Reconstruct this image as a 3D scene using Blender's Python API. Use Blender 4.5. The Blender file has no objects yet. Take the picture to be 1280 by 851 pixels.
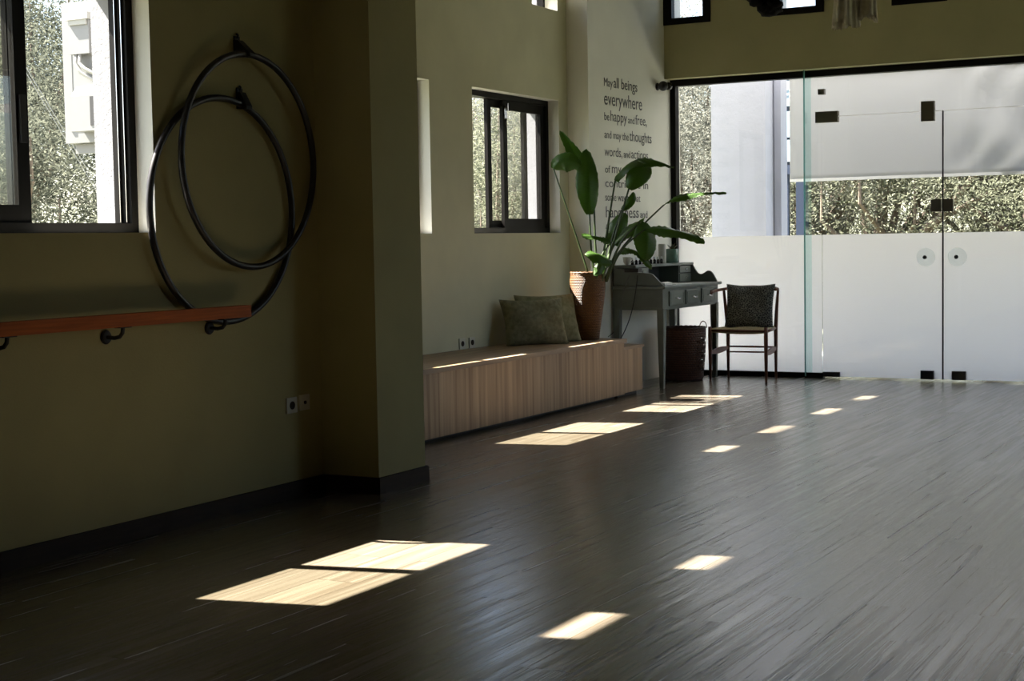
import bpy, bmesh, math, random
from mathutils import Vector, Matrix, Quaternion
random.seed(7)
PI = math.pi
sc = bpy.context.scene
COL = sc.collection

# ------------------------------------------------------------------ camera
FPX, PITCH, ROLL, YAW = 1931.43, 0.0637393, 0.0173543, 0.4951184
EYE = Vector((0, 0, 1.3))
cy, sy = math.cos(YAW), math.sin(YAW)
FW = Vector((-sy * math.cos(PITCH), cy * math.cos(PITCH), -math.sin(PITCH)))
R0 = Vector((cy, sy, 0)); D0 = FW.cross(R0)
RT = R0 * math.cos(ROLL) + D0 * math.sin(ROLL)
DN = -R0 * math.sin(ROLL) + D0 * math.cos(ROLL)
def ray(px, py):
    return RT * (px - 640) + DN * (py - 425.5) + FW * FPX
def at(px, py, ax, val):
    v = ray(px, py); t = (val - EYE[ax]) / v[ax]; return EYE + v * t
def dep(px, py, d):
    v = ray(px, py); return EYE + v * (d / FPX)
cam = bpy.data.cameras.new('camera'); cam.sensor_width = 36; cam.lens = FPX / 1280 * 36
cam.clip_end = 400
camo = bpy.data.objects.new('camera', cam); COL.objects.link(camo)
camo.matrix_world = Matrix(((RT.x, -DN.x, -FW.x, EYE.x), (RT.y, -DN.y, -FW.y, EYE.y), (RT.z, -DN.z, -FW.z, EYE.z), (0, 0, 0, 1)))
sc.camera = camo

# ------------------------------------------------------------------ materials
def newmat(name):
    m = bpy.data.materials.new(name); m.use_nodes = True
    nt = m.node_tree; nt.nodes.clear()
    out = nt.nodes.new('ShaderNodeOutputMaterial')
    return m, nt, out
def N(nt, t, **kw):
    n = nt.nodes.new(t)
    for k, v in kw.items():
        if k.startswith('i_'): n.inputs[k[2:].replace('_', ' ')].default_value = v
        else: setattr(n, k, v)
    return n
def coords(nt, scale=(1, 1, 1), rot=(0, 0, 0)):
    tc = N(nt, 'ShaderNodeTexCoord'); mp = N(nt, 'ShaderNodeMapping')
    mp.inputs['Scale'].default_value = scale; mp.inputs['Rotation'].default_value = rot
    nt.links.new(tc.outputs['Object'], mp.inputs['Vector']); return mp.outputs['Vector']
def pbr(name, col, rough=.6, metal=0, noise=0, nscale=20, bump=0, bscale=60, spec=.5, stretch=(1, 1, 1), col2=None, bdist=.01):
    m, nt, out = newmat(name); L = nt.links.new
    b = N(nt, 'ShaderNodeBsdfPrincipled'); L(b.outputs[0], out.inputs[0])
    b.inputs['Base Color'].default_value = (*col, 1); b.inputs['Roughness'].default_value = rough
    b.inputs['Metallic'].default_value = metal; b.inputs['Specular IOR Level'].default_value = spec
    v = coords(nt, stretch)
    if noise or col2:
        n = N(nt, 'ShaderNodeTexNoise'); n.inputs['Scale'].default_value = nscale; n.inputs['Detail'].default_value = 5
        L(v, n.inputs['Vector'])
        r = N(nt, 'ShaderNodeValToRGB'); c2 = col2 or tuple(c * (1 + noise) for c in col)
        c1 = col if col2 else tuple(c * (1 - noise) for c in col)
        r.color_ramp.elements[0].color = (*c1, 1); r.color_ramp.elements[1].color = (*c2, 1)
        r.color_ramp.elements[0].position = .3; r.color_ramp.elements[1].position = .7
        L(n.outputs['Fac'], r.inputs['Fac']); L(r.outputs['Color'], b.inputs['Base Color'])
    if bump:
        n = N(nt, 'ShaderNodeTexNoise'); n.inputs['Scale'].default_value = bscale; n.inputs['Detail'].default_value = 4
        L(v, n.inputs['Vector'])
        bp = N(nt, 'ShaderNodeBump'); bp.inputs['Strength'].default_value = bump; bp.inputs['Distance'].default_value = bdist
        L(n.outputs['Fac'], bp.inputs['Height']); L(bp.outputs[0], b.inputs['Normal'])
    return m
def glassmat(name, tint=(1, 1, 1), fac=.0, rough=0):
    # clear sheet glass: lets light and sight straight through, with a Fresnel reflection
    m, nt, out = newmat(name); L = nt.links.new
    t = N(nt, 'ShaderNodeBsdfTransparent'); t.inputs[0].default_value = (*tint, 1)
    g = N(nt, 'ShaderNodeBsdfGlossy'); g.inputs['Roughness'].default_value = rough
    f = N(nt, 'ShaderNodeFresnel')
    ge = N(nt, 'ShaderNodeNewGeometry'); mr = N(nt, 'ShaderNodeMapRange'); mr.inputs['To Min'].default_value = 1.45; mr.inputs['To Max'].default_value = 1 / 1.45
    L(ge.outputs['Backfacing'], mr.inputs['Value']); L(mr.outputs[0], f.inputs[0])   # same Fresnel on the inner face of the sheet
    mx = N(nt, 'ShaderNodeMixShader'); L(f.outputs[0], mx.inputs[0]); L(t.outputs[0], mx.inputs[1]); L(g.outputs[0], mx.inputs[2])
    L(mx.outputs[0], out.inputs[0]); return m

M = {}
M['sage'] = pbr('sage_plaster', (.48, .45, .25), .85, noise=.05, nscale=3, bump=.25, bscale=90, bdist=.003)
M['pale'] = pbr('pale_plaster', (.80, .79, .70), .85, noise=.03, nscale=3, bump=.25, bscale=90, bdist=.003)
M['dusk'] = pbr('bounce_cutting_olive', (.13, .12, .07), .85)  # colour of the unseen walls, darkened to cut bounce onto the left wall
M['olive'] = pbr('shade_toned_plaster', (.42, .375, .175), .85, noise=.05, nscale=3, bump=.25, bscale=90, bdist=.003)  # sage plaster made deeper in colour, standing for the shade on the left wall
M['alcove'] = pbr('skylit_toned_plaster', (.62, .60, .43), .85, noise=.05, nscale=3, bump=.25, bscale=90, bdist=.003)  # same plaster made paler and greyer, standing for skylight in the alcove
M['pier'] = pbr('white_render_blue_shade', (.44, .45, .51), .9, noise=.03, nscale=8, bump=.4, bscale=30)  # white render with the blue of open shade mixed into its colour
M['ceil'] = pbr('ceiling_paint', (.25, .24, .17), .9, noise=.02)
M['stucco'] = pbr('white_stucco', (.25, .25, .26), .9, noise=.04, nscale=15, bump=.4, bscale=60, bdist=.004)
M['black'] = pbr('black_aluminium', (.008, .007, .006), .5, spec=.1)
M['matblack'] = pbr('matt_black', (.012, .011, .011), .6)
M['steel'] = pbr('brushed_patch_metal', (.13, .12, .10), .4, metal=.8)
M['chrome'] = pbr('chrome', (.7, .7, .72), .15, metal=1)
M['base'] = pbr('dark_skirting_wood', (.035, .020, .011), .6, spec=.2, noise=.25, nscale=6, stretch=(8, 1, 8))
M['plate'] = pbr('ivory_plastic', (.62, .60, .5), .4)
M['whiteplastic'] = pbr('white_plastic', (.82, .82, .80), .45)
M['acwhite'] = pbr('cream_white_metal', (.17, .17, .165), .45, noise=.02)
M['conduit'] = pbr('white_cable', (.28, .275, .25), .5)
M['sticker'] = pbr('grey_label_print', (.8, .8, .8), .5, col2=(.25, .27, .33), nscale=60)
M['rail'] = pbr('orange_varnished_wood', (.42, .10, .014), .6, spec=.2, noise=.25, nscale=4, stretch=(20, 1, 20))
M['rubber'] = pbr('black_tape', (.02, .017, .016), .38, noise=.3, nscale=30)
M['navy'] = pbr('navy_paint', (.008, .02, .05), .6)
M['signblue'] = pbr('blue_grey_board', (.30, .38, .42), .6)
M['desk'] = pbr('grey_green_painted_wood', (.135, .155, .135), .45, noise=.12, nscale=8, bump=.08, bscale=30)
M['deskdark'] = pbr('desk_inside', (.05, .055, .05), .6)
M['walnut'] = pbr('reddish_walnut', (.15, .042, .018), .45, noise=.35, nscale=5, stretch=(12, 12, 1.5))
M['cord'] = None
M['paper'] = pbr('paper', (.75, .75, .72), .8)
M['bottle'] = pbr('dark_amber_glass', (.015, .012, .01), .1)
M['terracotta'] = pbr('brown_pottery', (.10, .045, .03), .5, noise=.3)
M['greenglass'] = pbr('green_glass_jar', (.12, .22, .17), .15)
M['candle'] = pbr('pale_wax', (.55, .53, .47), .5)
M['trunk'] = pbr('bark', (.13, .10, .075), .9, noise=.4, nscale=9, bump=.5, bscale=20, stretch=(1, 1, .2))
M['ground'] = pbr('dry_ground', (.16, .15, .11), .95, col2=(.09, .11, .06), nscale=.7)
M['terrace'] = pbr('pale_terrace_stone', (.36, .36, .35), .8, noise=.08, nscale=2)
M['hill'] = pbr('scrub_covered_slope', (.07, .08, .05), .95, col2=(.15, .15, .11), nscale=.6)
M['clear'] = glassmat('clear_glass')
M['tinted'] = glassmat('lightly_tinted_glass', (.95, .95, .93))
M['fin'] = glassmat('green_edged_glass', (.82, .94, .93))

def mat_teal():
    m, nt, out = newmat('teal_glass_edge'); L = nt.links.new
    t = N(nt, 'ShaderNodeBsdfTranslucent'); t.inputs[0].default_value = (.30, .52, .50, 1)
    d = N(nt, 'ShaderNodeBsdfGlossy'); d.inputs[0].default_value = (.5, .9, .88, 1); d.inputs['Roughness'].default_value = .15
    p = N(nt, 'ShaderNodeBsdfTransparent'); p.inputs[0].default_value = (.45, .72, .70, 1)
    a = N(nt, 'ShaderNodeMixShader'); a.inputs[0].default_value = .3; L(t.outputs[0], a.inputs[1]); L(d.outputs[0], a.inputs[2])
    b = N(nt, 'ShaderNodeMixShader'); b.inputs[0].default_value = .45; L(a.outputs[0], b.inputs[1]); L(p.outputs[0], b.inputs[2])
    L(b.outputs[0], out.inputs[0]); return m
M['teal'] = mat_teal()

def mat_film():
    m, nt, out = newmat('frosted_film'); L = nt.links.new
    t = N(nt, 'ShaderNodeBsdfTranslucent'); t.inputs[0].default_value = (.92, .91, .90, 1)
    d = N(nt, 'ShaderNodeBsdfDiffuse'); d.inputs[0].default_value = (.70, .71, .74, 1)
    a = N(nt, 'ShaderNodeMixShader'); a.inputs[0].default_value = .25; L(t.outputs[0], a.inputs[1]); L(d.outputs[0], a.inputs[2])
    n = N(nt, 'ShaderNodeTexNoise'); n.inputs['Scale'].default_value = 1.2
    L(coords(nt, (1, 1, 5)), n.inputs['Vector'])
    L(a.outputs[0], out.inputs[0]); return m
M['film'] = mat_film()
def mat_disc():
    m, nt, out = newmat('clear_frosted_disc'); L = nt.links.new
    t = N(nt, 'ShaderNodeBsdfTransparent'); t.inputs[0].default_value = (.97, .99, .99, 1)
    d = N(nt, 'ShaderNodeBsdfTranslucent'); d.inputs[0].default_value = (.8, .82, .82, 1)
    a = N(nt, 'ShaderNodeMixShader'); a.inputs[0].default_value = .16; L(t.outputs[0], a.inputs[1]); L(d.outputs[0], a.inputs[2])
    L(a.outputs[0], out.inputs[0]); return m
M['disc'] = mat_disc()
def mat_blind():
    m, nt, out = newmat('white_awning_fabric'); L = nt.links.new
    t = N(nt, 'ShaderNodeBsdfTranslucent'); t.inputs[0].default_value = (.55, .55, .55, 1)
    d = N(nt, 'ShaderNodeBsdfDiffuse'); d.inputs[0].default_value = (.64, .64, .64, 1)
    a = N(nt, 'ShaderNodeMixShader'); a.inputs[0].default_value = .55; L(t.outputs[0], a.inputs[1]); L(d.outputs[0], a.inputs[2])
    L(a.outputs[0], out.inputs[0])
    return m
M['blind'] = mat_blind()
def mat_canvas():
    m, nt, out = newmat('white_translucent_canopy'); L = nt.links.new
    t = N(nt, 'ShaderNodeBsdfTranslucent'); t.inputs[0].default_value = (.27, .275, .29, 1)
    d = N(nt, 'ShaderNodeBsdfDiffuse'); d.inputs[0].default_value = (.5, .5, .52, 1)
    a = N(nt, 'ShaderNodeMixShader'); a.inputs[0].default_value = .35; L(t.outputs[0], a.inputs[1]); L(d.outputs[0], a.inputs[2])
    L(a.outputs[0], out.inputs[0]); return m
M['canvas'] = mat_canvas()

def mat_floor():
    m, nt, out = newmat('wood_plank_floor'); L = nt.links.new
    b = N(nt, 'ShaderNodeBsdfPrincipled'); L(b.outputs[0], out.inputs[0])
    tc = N(nt, 'ShaderNodeTexCoord'); mp = N(nt, 'ShaderNodeMapping'); mp.inputs['Rotation'].default_value = (0, 0, PI / 2)
    L(tc.outputs['Object'], mp.inputs['Vector'])
    br = N(nt, 'ShaderNodeTexBrick'); br.offset = .37; br.squash = 1
    br.inputs['Color1'].default_value = (.0, .0, .0, 1); br.inputs['Color2'].default_value = (1, 1, 1, 1)
    br.inputs['Mortar'].default_value = (.5, .5, .5, 1)
    br.inputs['Scale'].default_value = 1; br.inputs['Mortar Size'].default_value = .0018; br.inputs['Mortar Smooth'].default_value = .3
    br.inputs['Brick Width'].default_value = 1.22; br.inputs['Row Height'].default_value = .185; br.inputs['Bias'].default_value = 0
    L(mp.outputs[0], br.inputs['Vector'])
    # grain runs along Y (length of the planks), shifted per plank
    mg = N(nt, 'ShaderNodeMapping'); mg.inputs['Scale'].default_value = (28, .55, 1)
    L(tc.outputs['Object'], mg.inputs['Vector'])
    add = N(nt, 'ShaderNodeVectorMath', operation='ADD'); L(mg.outputs[0], add.inputs[0])
    sc1 = N(nt, 'ShaderNodeVectorMath', operation='SCALE'); sc1.inputs['Scale'].default_value = 17; L(br.outputs['Color'], sc1.inputs[0]); L(sc1.outputs[0], add.inputs[1])
    g = N(nt, 'ShaderNodeTexNoise'); g.inputs['Scale'].default_value = 1; g.inputs['Detail'].default_value = 6; g.inputs['Distortion'].default_value = .6
    L(add.outputs[0], g.inputs['Vector'])
    mg2 = N(nt, 'ShaderNodeMapping'); mg2.inputs['Scale'].default_value = (150, 5, 1); L(tc.outputs['Object'], mg2.inputs['Vector'])
    g2 = N(nt, 'ShaderNodeTexNoise'); g2.inputs['Scale'].default_value = 1; g2.inputs['Detail'].default_value = 3; L(mg2.outputs[0], g2.inputs['Vector'])
    r = N(nt, 'ShaderNodeValToRGB'); e = r.color_ramp.elements
    e[0].position = .30; e[0].color = (.115, .092, .066, 1); e[1].position = .72; e[1].color = (.17, .145, .11, 1)
    L(g.outputs['Fac'], r.inputs['Fac'])
    hs = N(nt, 'ShaderNodeHueSaturation'); L(r.outputs['Color'], hs.inputs['Color'])
    mr = N(nt, 'ShaderNodeMapRange'); mr.inputs['To Min'].default_value = .90; mr.inputs['To Max'].default_value = 1.06
    L(br.outputs['Color'], mr.inputs['Value']); L(mr.outputs[0], hs.inputs['Value'])
    mm = N(nt, 'ShaderNodeMix', data_type='RGBA'); mm.inputs['B'].default_value = (.05, .035, .025, 1)
    L(br.outputs['Fac'], mm.inputs['Factor']); L(hs.outputs[0], mm.inputs['A']); L(mm.outputs['Result'], b.inputs['Base Color'])
    rr = N(nt, 'ShaderNodeMapRange'); rr.inputs['From Min'].default_value = .3; rr.inputs['From Max'].default_value = .7; rr.inputs['To Min'].default_value = .14; rr.inputs['To Max'].default_value = .29
    L(g.outputs['Fac'], rr.inputs['Value']); L(rr.outputs[0], b.inputs['Roughness'])
    b.inputs['Specular IOR Level'].default_value = .8
    b.inputs['Specular Tint'].default_value = (.78, .89, 1, 1)
    ad = N(nt, 'ShaderNodeMath', operation='MULTIPLY_ADD'); ad.inputs[1].default_value = .35
    L(g2.outputs['Fac'], ad.inputs[0]); L(g.outputs['Fac'], ad.inputs[2])
    sb = N(nt, 'ShaderNodeMath', operation='MULTIPLY_ADD'); sb.inputs[1].default_value = -.5; L(br.outputs['Fac'], sb.inputs[0]); L(ad.outputs[0], sb.inputs[2])
    bp = N(nt, 'ShaderNodeBump'); bp.inputs['Strength'].default_value = .85; bp.inputs['Distance'].default_value = .0026
    L(sb.outputs[0], bp.inputs['Height']); L(bp.outputs[0], b.inputs['Normal'])
    return m
M['floor'] = mat_floor()

def mat_bench():
    m, nt, out = newmat('oak_laminate_upright_grain'); L = nt.links.new
    b = N(nt, 'ShaderNodeBsdfPrincipled'); L(b.outputs[0], out.inputs[0]); b.inputs['Roughness'].default_value = .5
    n = N(nt, 'ShaderNodeTexNoise'); n.inputs['Scale'].default_value = 1; n.inputs['Detail'].default_value = 5; L(coords(nt, (6, 22, .8)), n.inputs['Vector'])
    r = N(nt, 'ShaderNodeValToRGB'); e = r.color_ramp.elements
    e[0].position = .32; e[0].color = (.21, .125, .065, 1); e[1].position = .7; e[1].color = (.46, .31, .18, 1)
    L(n.outputs['Fac'], r.inputs['Fac']); L(r.outputs[0], b.inputs['Base Color'])
    return m
M['bench'] = mat_bench()
def mat_benchtop():
    m, nt, out = newmat('oak_laminate_long_grain'); L = nt.links.new
    b = N(nt, 'ShaderNodeBsdfPrincipled'); L(b.outputs[0], out.inputs[0]); b.inputs['Roughness'].default_value = .42
    n = N(nt, 'ShaderNodeTexNoise'); n.inputs['Scale'].default_value = 1; n.inputs['Detail'].default_value = 5; L(coords(nt, (24, 1, 8)), n.inputs['Vector'])
    r = N(nt, 'ShaderNodeValToRGB'); e = r.color_ramp.elements
    e[0].position = .32; e[0].color = (.20, .13, .085, 1); e[1].position = .7; e[1].color = (.40, .28, .165, 1)
    L(n.outputs['Fac'], r.inputs['Fac']); L(r.outputs[0], b.inputs['Base Color'])
    return m
M['benchtop'] = mat_benchtop()

def mat_weave(name, c1, c2, sx, sz, bump=.8):
    # round basket weave measured along the circumference and the height
    m, nt, out = newmat(name); L = nt.links.new
    b = N(nt, 'ShaderNodeBsdfPrincipled'); L(b.outputs[0], out.inputs[0]); b.inputs['Roughness'].default_value = .55
    tc = N(nt, 'ShaderNodeTexCoord'); mp = N(nt, 'ShaderNodeMapping'); mp.inputs['Scale'].default_value = (sx, sz, 1)
    L(tc.outputs['UV'], mp.inputs['Vector'])
    br = N(nt, 'ShaderNodeTexBrick'); br.inputs['Scale'].default_value = 1; br.inputs['Mortar Size'].default_value = .16; br.inputs['Mortar Smooth'].default_value = 1
    br.inputs['Brick Width'].default_value = 1; br.inputs['Row Height'].default_value = .5
    br.inputs['Color1'].default_value = (*c1, 1); br.inputs['Color2'].default_value = (*c2, 1); br.inputs['Mortar'].default_value = (*[c * .35 for c in c1], 1)
    L(mp.outputs[0], br.inputs['Vector']); L(br.outputs['Color'], b.inputs['Base Color'])
    bp = N(nt, 'ShaderNodeBump', invert=True); bp.inputs['Strength'].default_value = bump; bp.inputs['Distance'].default_value = .008
    L(br.outputs['Fac'], bp.inputs['Height']); L(bp.outputs[0], b.inputs['Normal'])
    return m
M['wicker'] = mat_weave('golden_brown_wicker', (.21, .088, .014), (.14, .052, .008), 40, 40)
M['darkwicker'] = mat_weave('dark_brown_wicker', (.15, .055, .026), (.09, .032, .016), 46, 24)

def mat_fabric(name, c1, c2, scale=40, pattern=False):
    m, nt, out = newmat(name); L = nt.links.new
    b = N(nt, 'ShaderNodeBsdfPrincipled'); L(b.outputs[0], out.inputs[0]); b.inputs['Roughness'].default_value = .95; b.inputs['Specular IOR Level'].default_value = .1
    v = coords(nt)
    if pattern:
        n = N(nt, 'ShaderNodeTexVoronoi', feature='DISTANCE_TO_EDGE'); n.inputs['Scale'].default_value = scale; o = n.outputs['Distance']; p = (.02, .12)
    else:
        n = N(nt, 'ShaderNodeTexNoise'); n.inputs['Scale'].default_value = scale; n.inputs['Detail'].default_value = 6; o = n.outputs['Fac']; p = (.35, .65)
    L(v, n.inputs['Vector'])
    r = N(nt, 'ShaderNodeValToRGB'); e = r.color_ramp.elements
    e[0].position = p[0]; e[0].color = (*c1, 1); e[1].position = p[1]; e[1].color = (*c2, 1)
    L(o, r.inputs['Fac']); L(r.outputs[0], b.inputs['Base Color'])
    w = N(nt, 'ShaderNodeTexNoise'); w.inputs['Scale'].default_value = 9; w.inputs['Detail'].default_value = 3; L(v, w.inputs['Vector'])
    bp = N(nt, 'ShaderNodeBump'); bp.inputs['Strength'].default_value = .5; bp.inputs['Distance'].default_value = .03
    L(w.outputs['Fac'], bp.inputs['Height']); L(bp.outputs[0], b.inputs['Normal'])
    return m
M['olivefab'] = mat_fabric('olive_green_cloth', (.17, .165, .10), (.26, .25, .165), 30)
M['olivefab2'] = mat_fabric('pale_olive_cloth', (.21, .21, .12), (.31, .30, .19), 30)
M['dotfab'] = mat_fabric('black_and_grey_patterned_cloth', (.36, .36, .32), (.05, .05, .05), 58, True)
M['cream'] = mat_fabric('cream_raw_cloth', (.62, .57, .44), (.75, .70, .57), 25)
M['feather'] = mat_fabric('black_ruffled_cloth', (.006, .006, .006), (.015, .015, .014), 30)
M['seatcord'] = mat_fabric('straw_paper_cord', (.42, .35, .20), (.62, .52, .32), 60)

def mat_leaf():
    m, nt, out = newmat('banana_leaf_green'); L = nt.links.new
    b = N(nt, 'ShaderNodeBsdfPrincipled'); b.inputs['Roughness'].default_value = .35
    tc = N(nt, 'ShaderNodeTexCoord'); mp = N(nt, 'ShaderNodeMapping'); mp.inputs['Scale'].default_value = (3, 40, 1); L(tc.outputs['UV'], mp.inputs['Vector'])
    w = N(nt, 'ShaderNodeTexNoise'); w.inputs['Scale'].default_value = 1; L(mp.outputs[0], w.inputs['Vector'])
    r = N(nt, 'ShaderNodeValToRGB'); e = r.color_ramp.elements
    e[0].position = .3; e[0].color = (.030, .075, .012, 1); e[1].position = .75; e[1].color = (.075, .145, .025, 1)
    L(w.outputs['Fac'], r.inputs['Fac']); L(r.outputs[0], b.inputs['Base Color'])
    t = N(nt, 'ShaderNodeBsdfTranslucent'); t.inputs[0].default_value = (.25, .45, .04, 1)
    mx = N(nt, 'ShaderNodeMixShader'); mx.inputs[0].default_value = .38; L(b.outputs[0], mx.inputs[1]); L(t.outputs[0], mx.inputs[2]); L(mx.outputs[0], out.inputs[0])
    bp = N(nt, 'ShaderNodeBump'); bp.inputs['Strength'].default_value = .25; bp.inputs['Distance'].default_value = .01
    L(w.outputs['Fac'], bp.inputs['Height']); L(bp.outputs[0], b.inputs['Normal'])
    return m
M['leaf'] = mat_leaf()
M['stem'] = pbr('green_stem', (.045, .075, .02), .5)
def mat_fol(name, c1, c2):
    m, nt, out = newmat(name); L = nt.links.new
    b = N(nt, 'ShaderNodeBsdfDiffuse')
    n = N(nt, 'ShaderNodeTexNoise'); n.inputs['Scale'].default_value = 2.2; n.inputs['Detail'].default_value = 6; L(coords(nt), n.inputs['Vector'])
    r = N(nt, 'ShaderNodeValToRGB'); e = r.color_ramp.elements
    e[0].position = .35; e[0].color = (*c1, 1); e[1].position = .65; e[1].color = (*c2, 1)
    L(n.outputs['Fac'], r.inputs['Fac']); L(r.outputs[0], b.inputs[0])
    t = N(nt, 'ShaderNodeBsdfTranslucent'); L(r.outputs[0], t.inputs[0])
    mx = N(nt, 'ShaderNodeMixShader'); mx.inputs[0].default_value = .35; L(b.outputs[0], mx.inputs[1]); L(t.outputs[0], mx.inputs[2]); L(mx.outputs[0], out.inputs[0])
    return m
M['fol'] = [mat_fol('olive_tree_leaves', (.10, .105, .085), (.23, .23, .195)), mat_fol('shrub_leaves', (.09, .10, .065), (.21, .215, .155))]

# ------------------------------------------------------------------ mesh helpers
def bm_new(): return bmesh.new()
def obj(name, bm, mat, parent=None, smooth=False, bevel=0, seg=2):
    if bevel:
        es = [e for e in bm.edges if len(e.link_faces) == 2 and e.calc_face_angle(0) > .6]
        bmesh.ops.bevel(bm, geom=es, offset=bevel, segments=seg, profile=.5, affect='EDGES', clamp_overlap=True)
    bmesh.ops.recalc_face_normals(bm, faces=bm.faces)
    me = bpy.data.meshes.new(name); bm.to_mesh(me); bm.free()
    for mm in (mat if isinstance(mat, (list, tuple)) else [mat]): me.materials.append(mm)
    o = bpy.data.objects.new(name, me); COL.objects.link(o)
    if smooth:
        for p in me.polygons: p.use_smooth = True
    if parent: o.parent = parent
    return o
def tag(o, label=None, cat=None, group=None, kind=None):
    if label: o['label'] = label
    if cat: o['category'] = cat
    if group: o['group'] = group
    if kind: o['kind'] = kind
    return o
def thing(name, label, cat, loc=(0, 0, 0), rz=0, group=None, kind=None):
    o = bpy.data.objects.new(name, None); COL.objects.link(o); o.empty_display_size = .1
    o.location = loc; o.rotation_euler = (0, 0, rz); tag(o, label, cat, group, kind); return o
def box(bm, a, b):
    x0, y0, z0 = a; x1, y1, z1 = b
    vs = [bm.verts.new(p) for p in ((x0, y0, z0), (x1, y0, z0), (x1, y1, z0), (x0, y1, z0), (x0, y0, z1), (x1, y0, z1), (x1, y1, z1), (x0, y1, z1))]
    for f in ((0, 3, 2, 1), (4, 5, 6, 7), (0, 1, 5, 4), (1, 2, 6, 5), (2, 3, 7, 6), (3, 0, 4, 7)): bm.faces.new([vs[i] for i in f])
    return bm
def boxes(*ab):
    bm = bm_new()
    for a, b in ab: box(bm, a, b)
    return bm
def tube(bm, pts, r, seg=10, caps=True, closed=False):
    pts = [Vector(p) for p in pts]; n = len(pts); rs = r if isinstance(r, (list, tuple)) else [r] * n
    rings = []; up = None
    for i, p in enumerate(pts):
        if closed: t = (pts[(i + 1) % n] - pts[i - 1]).normalized()
        else: t = (pts[min(i + 1, n - 1)] - pts[max(i - 1, 0)]).normalized()
        if up is None:
            up = Vector((0, 0, 1)) if abs(t.z) < .9 else Vector((1, 0, 0))
        u = t.cross(up).normalized(); w = u.cross(t).normalized(); up = w
        rings.append([bm.verts.new(p + (u * math.cos(a) + w * math.sin(a)) * rs[i]) for a in (2 * PI * k / seg for k in range(seg))])
    m = n if closed else n - 1
    for i in range(m):
        A = rings[i]; B = rings[(i + 1) % n]
        for k in range(seg): bm.faces.new((A[k], A[(k + 1) % seg], B[(k + 1) % seg], B[k]))
    if caps and not closed: bm.faces.new(rings[0][::-1]); bm.faces.new(rings[-1])
    return bm
def lathe(bm, prof, c=(0, 0, 0), seg=32, uv=True):
    lay = bm.loops.layers.uv.verify() if uv else None
    c = Vector(c); rings = []; L = 0; ls = []
    for i, (r, z) in enumerate(prof):
        if i: L += math.hypot(r - prof[i - 1][0], z - prof[i - 1][1])
        ls.append(L)
        rings.append([bm.verts.new(c + Vector((r * math.cos(2 * PI * k / seg), r * math.sin(2 * PI * k / seg), z))) for k in range(seg)])
    for i in range(len(prof) - 1):
        for k in range(seg):
            if prof[i][0] < 1e-5 and prof[i + 1][0] < 1e-5: continue
            k2 = (k + 1) % seg
            f = bm.faces.new((rings[i][k], rings[i][k2], rings[i + 1][k2], rings[i + 1][k]))
            if uv:
                for lp, (u, v) in zip(f.loops, ((k / seg, ls[i]), ((k + 1) / seg, ls[i]), ((k + 1) / seg, ls[i + 1]), (k / seg, ls[i + 1]))): lp[lay].uv = (u, v)
    return bm
def prism(bm, pts, axis, a, b):
    # closed outline in the two other axes, extruded from a to b along axis
    def P(u, v, w):
        q = [0, 0, 0]; o = [i for i in range(3) if i != axis]; q[o[0]] = u; q[o[1]] = v; q[axis] = w; return q
    A = [bm.verts.new(P(u, v, a)) for u, v in pts]; B = [bm.verts.new(P(u, v, b)) for u, v in pts]
    bm.faces.new(A); bm.faces.new(B[::-1]); n = len(pts)
    for i in range(n): bm.faces.new((A[i], B[i], B[(i + 1) % n], A[(i + 1) % n]))
    return bm
def slab_with_holes(axis, w0, w1, u0, u1, v0, v1, holes):
    # wall slab, thickness w0..w1 along axis, rectangular holes cut clean through it
    us = sorted({u0, u1, *[h[0] for h in holes], *[h[1] for h in holes]}); vs = sorted({v0, v1, *[h[2] for h in holes], *[h[3] for h in holes]})
    def solid(i, j):
        if i < 0 or j < 0 or i >= len(us) - 1 or j >= len(vs) - 1: return False
        cu = (us[i] + us[i + 1]) / 2; cv = (vs[j] + vs[j + 1]) / 2
        return not any(h[0] < cu < h[1] and h[2] < cv < h[3] for h in holes)
    bm = bm_new(); cache = {}
    def V(i, j, w):
        k = (i, j, w)
        if k not in cache:
            q = [0, 0, 0]; o = [t for t in range(3) if t != axis]; q[o[0]] = us[i]; q[o[1]] = vs[j]; q[axis] = w; cache[k] = bm.verts.new(q)
        return cache[k]
    for i in range(len(us) - 1):
        for j in range(len(vs) - 1):
            if not solid(i, j): continue
            for w in (w0, w1): bm.faces.new((V(i, j, w), V(i + 1, j, w), V(i + 1, j + 1, w), V(i, j + 1, w)))
            for di, dj, a, b in ((-1, 0, (i, j), (i, j + 1)), (1, 0, (i + 1, j), (i + 1, j + 1)), (0, -1, (i, j), (i + 1, j)), (0, 1, (i, j + 1), (i + 1, j + 1))):
                if not solid(i + di, j + dj):
                    f = bm.faces.new((V(*a, w0), V(*b, w0), V(*b, w1), V(*a, w1)))
                    if 0 <= i + di < len(us) - 1 and 0 <= j + dj < len(vs) - 1: f.material_index = 1
    return bm
def struct(name, bm, mat, parent=None, **k):
    o = obj(name, bm, mat, parent, **k)
    if not parent: o['kind'] = 'structure'
    return o

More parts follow.
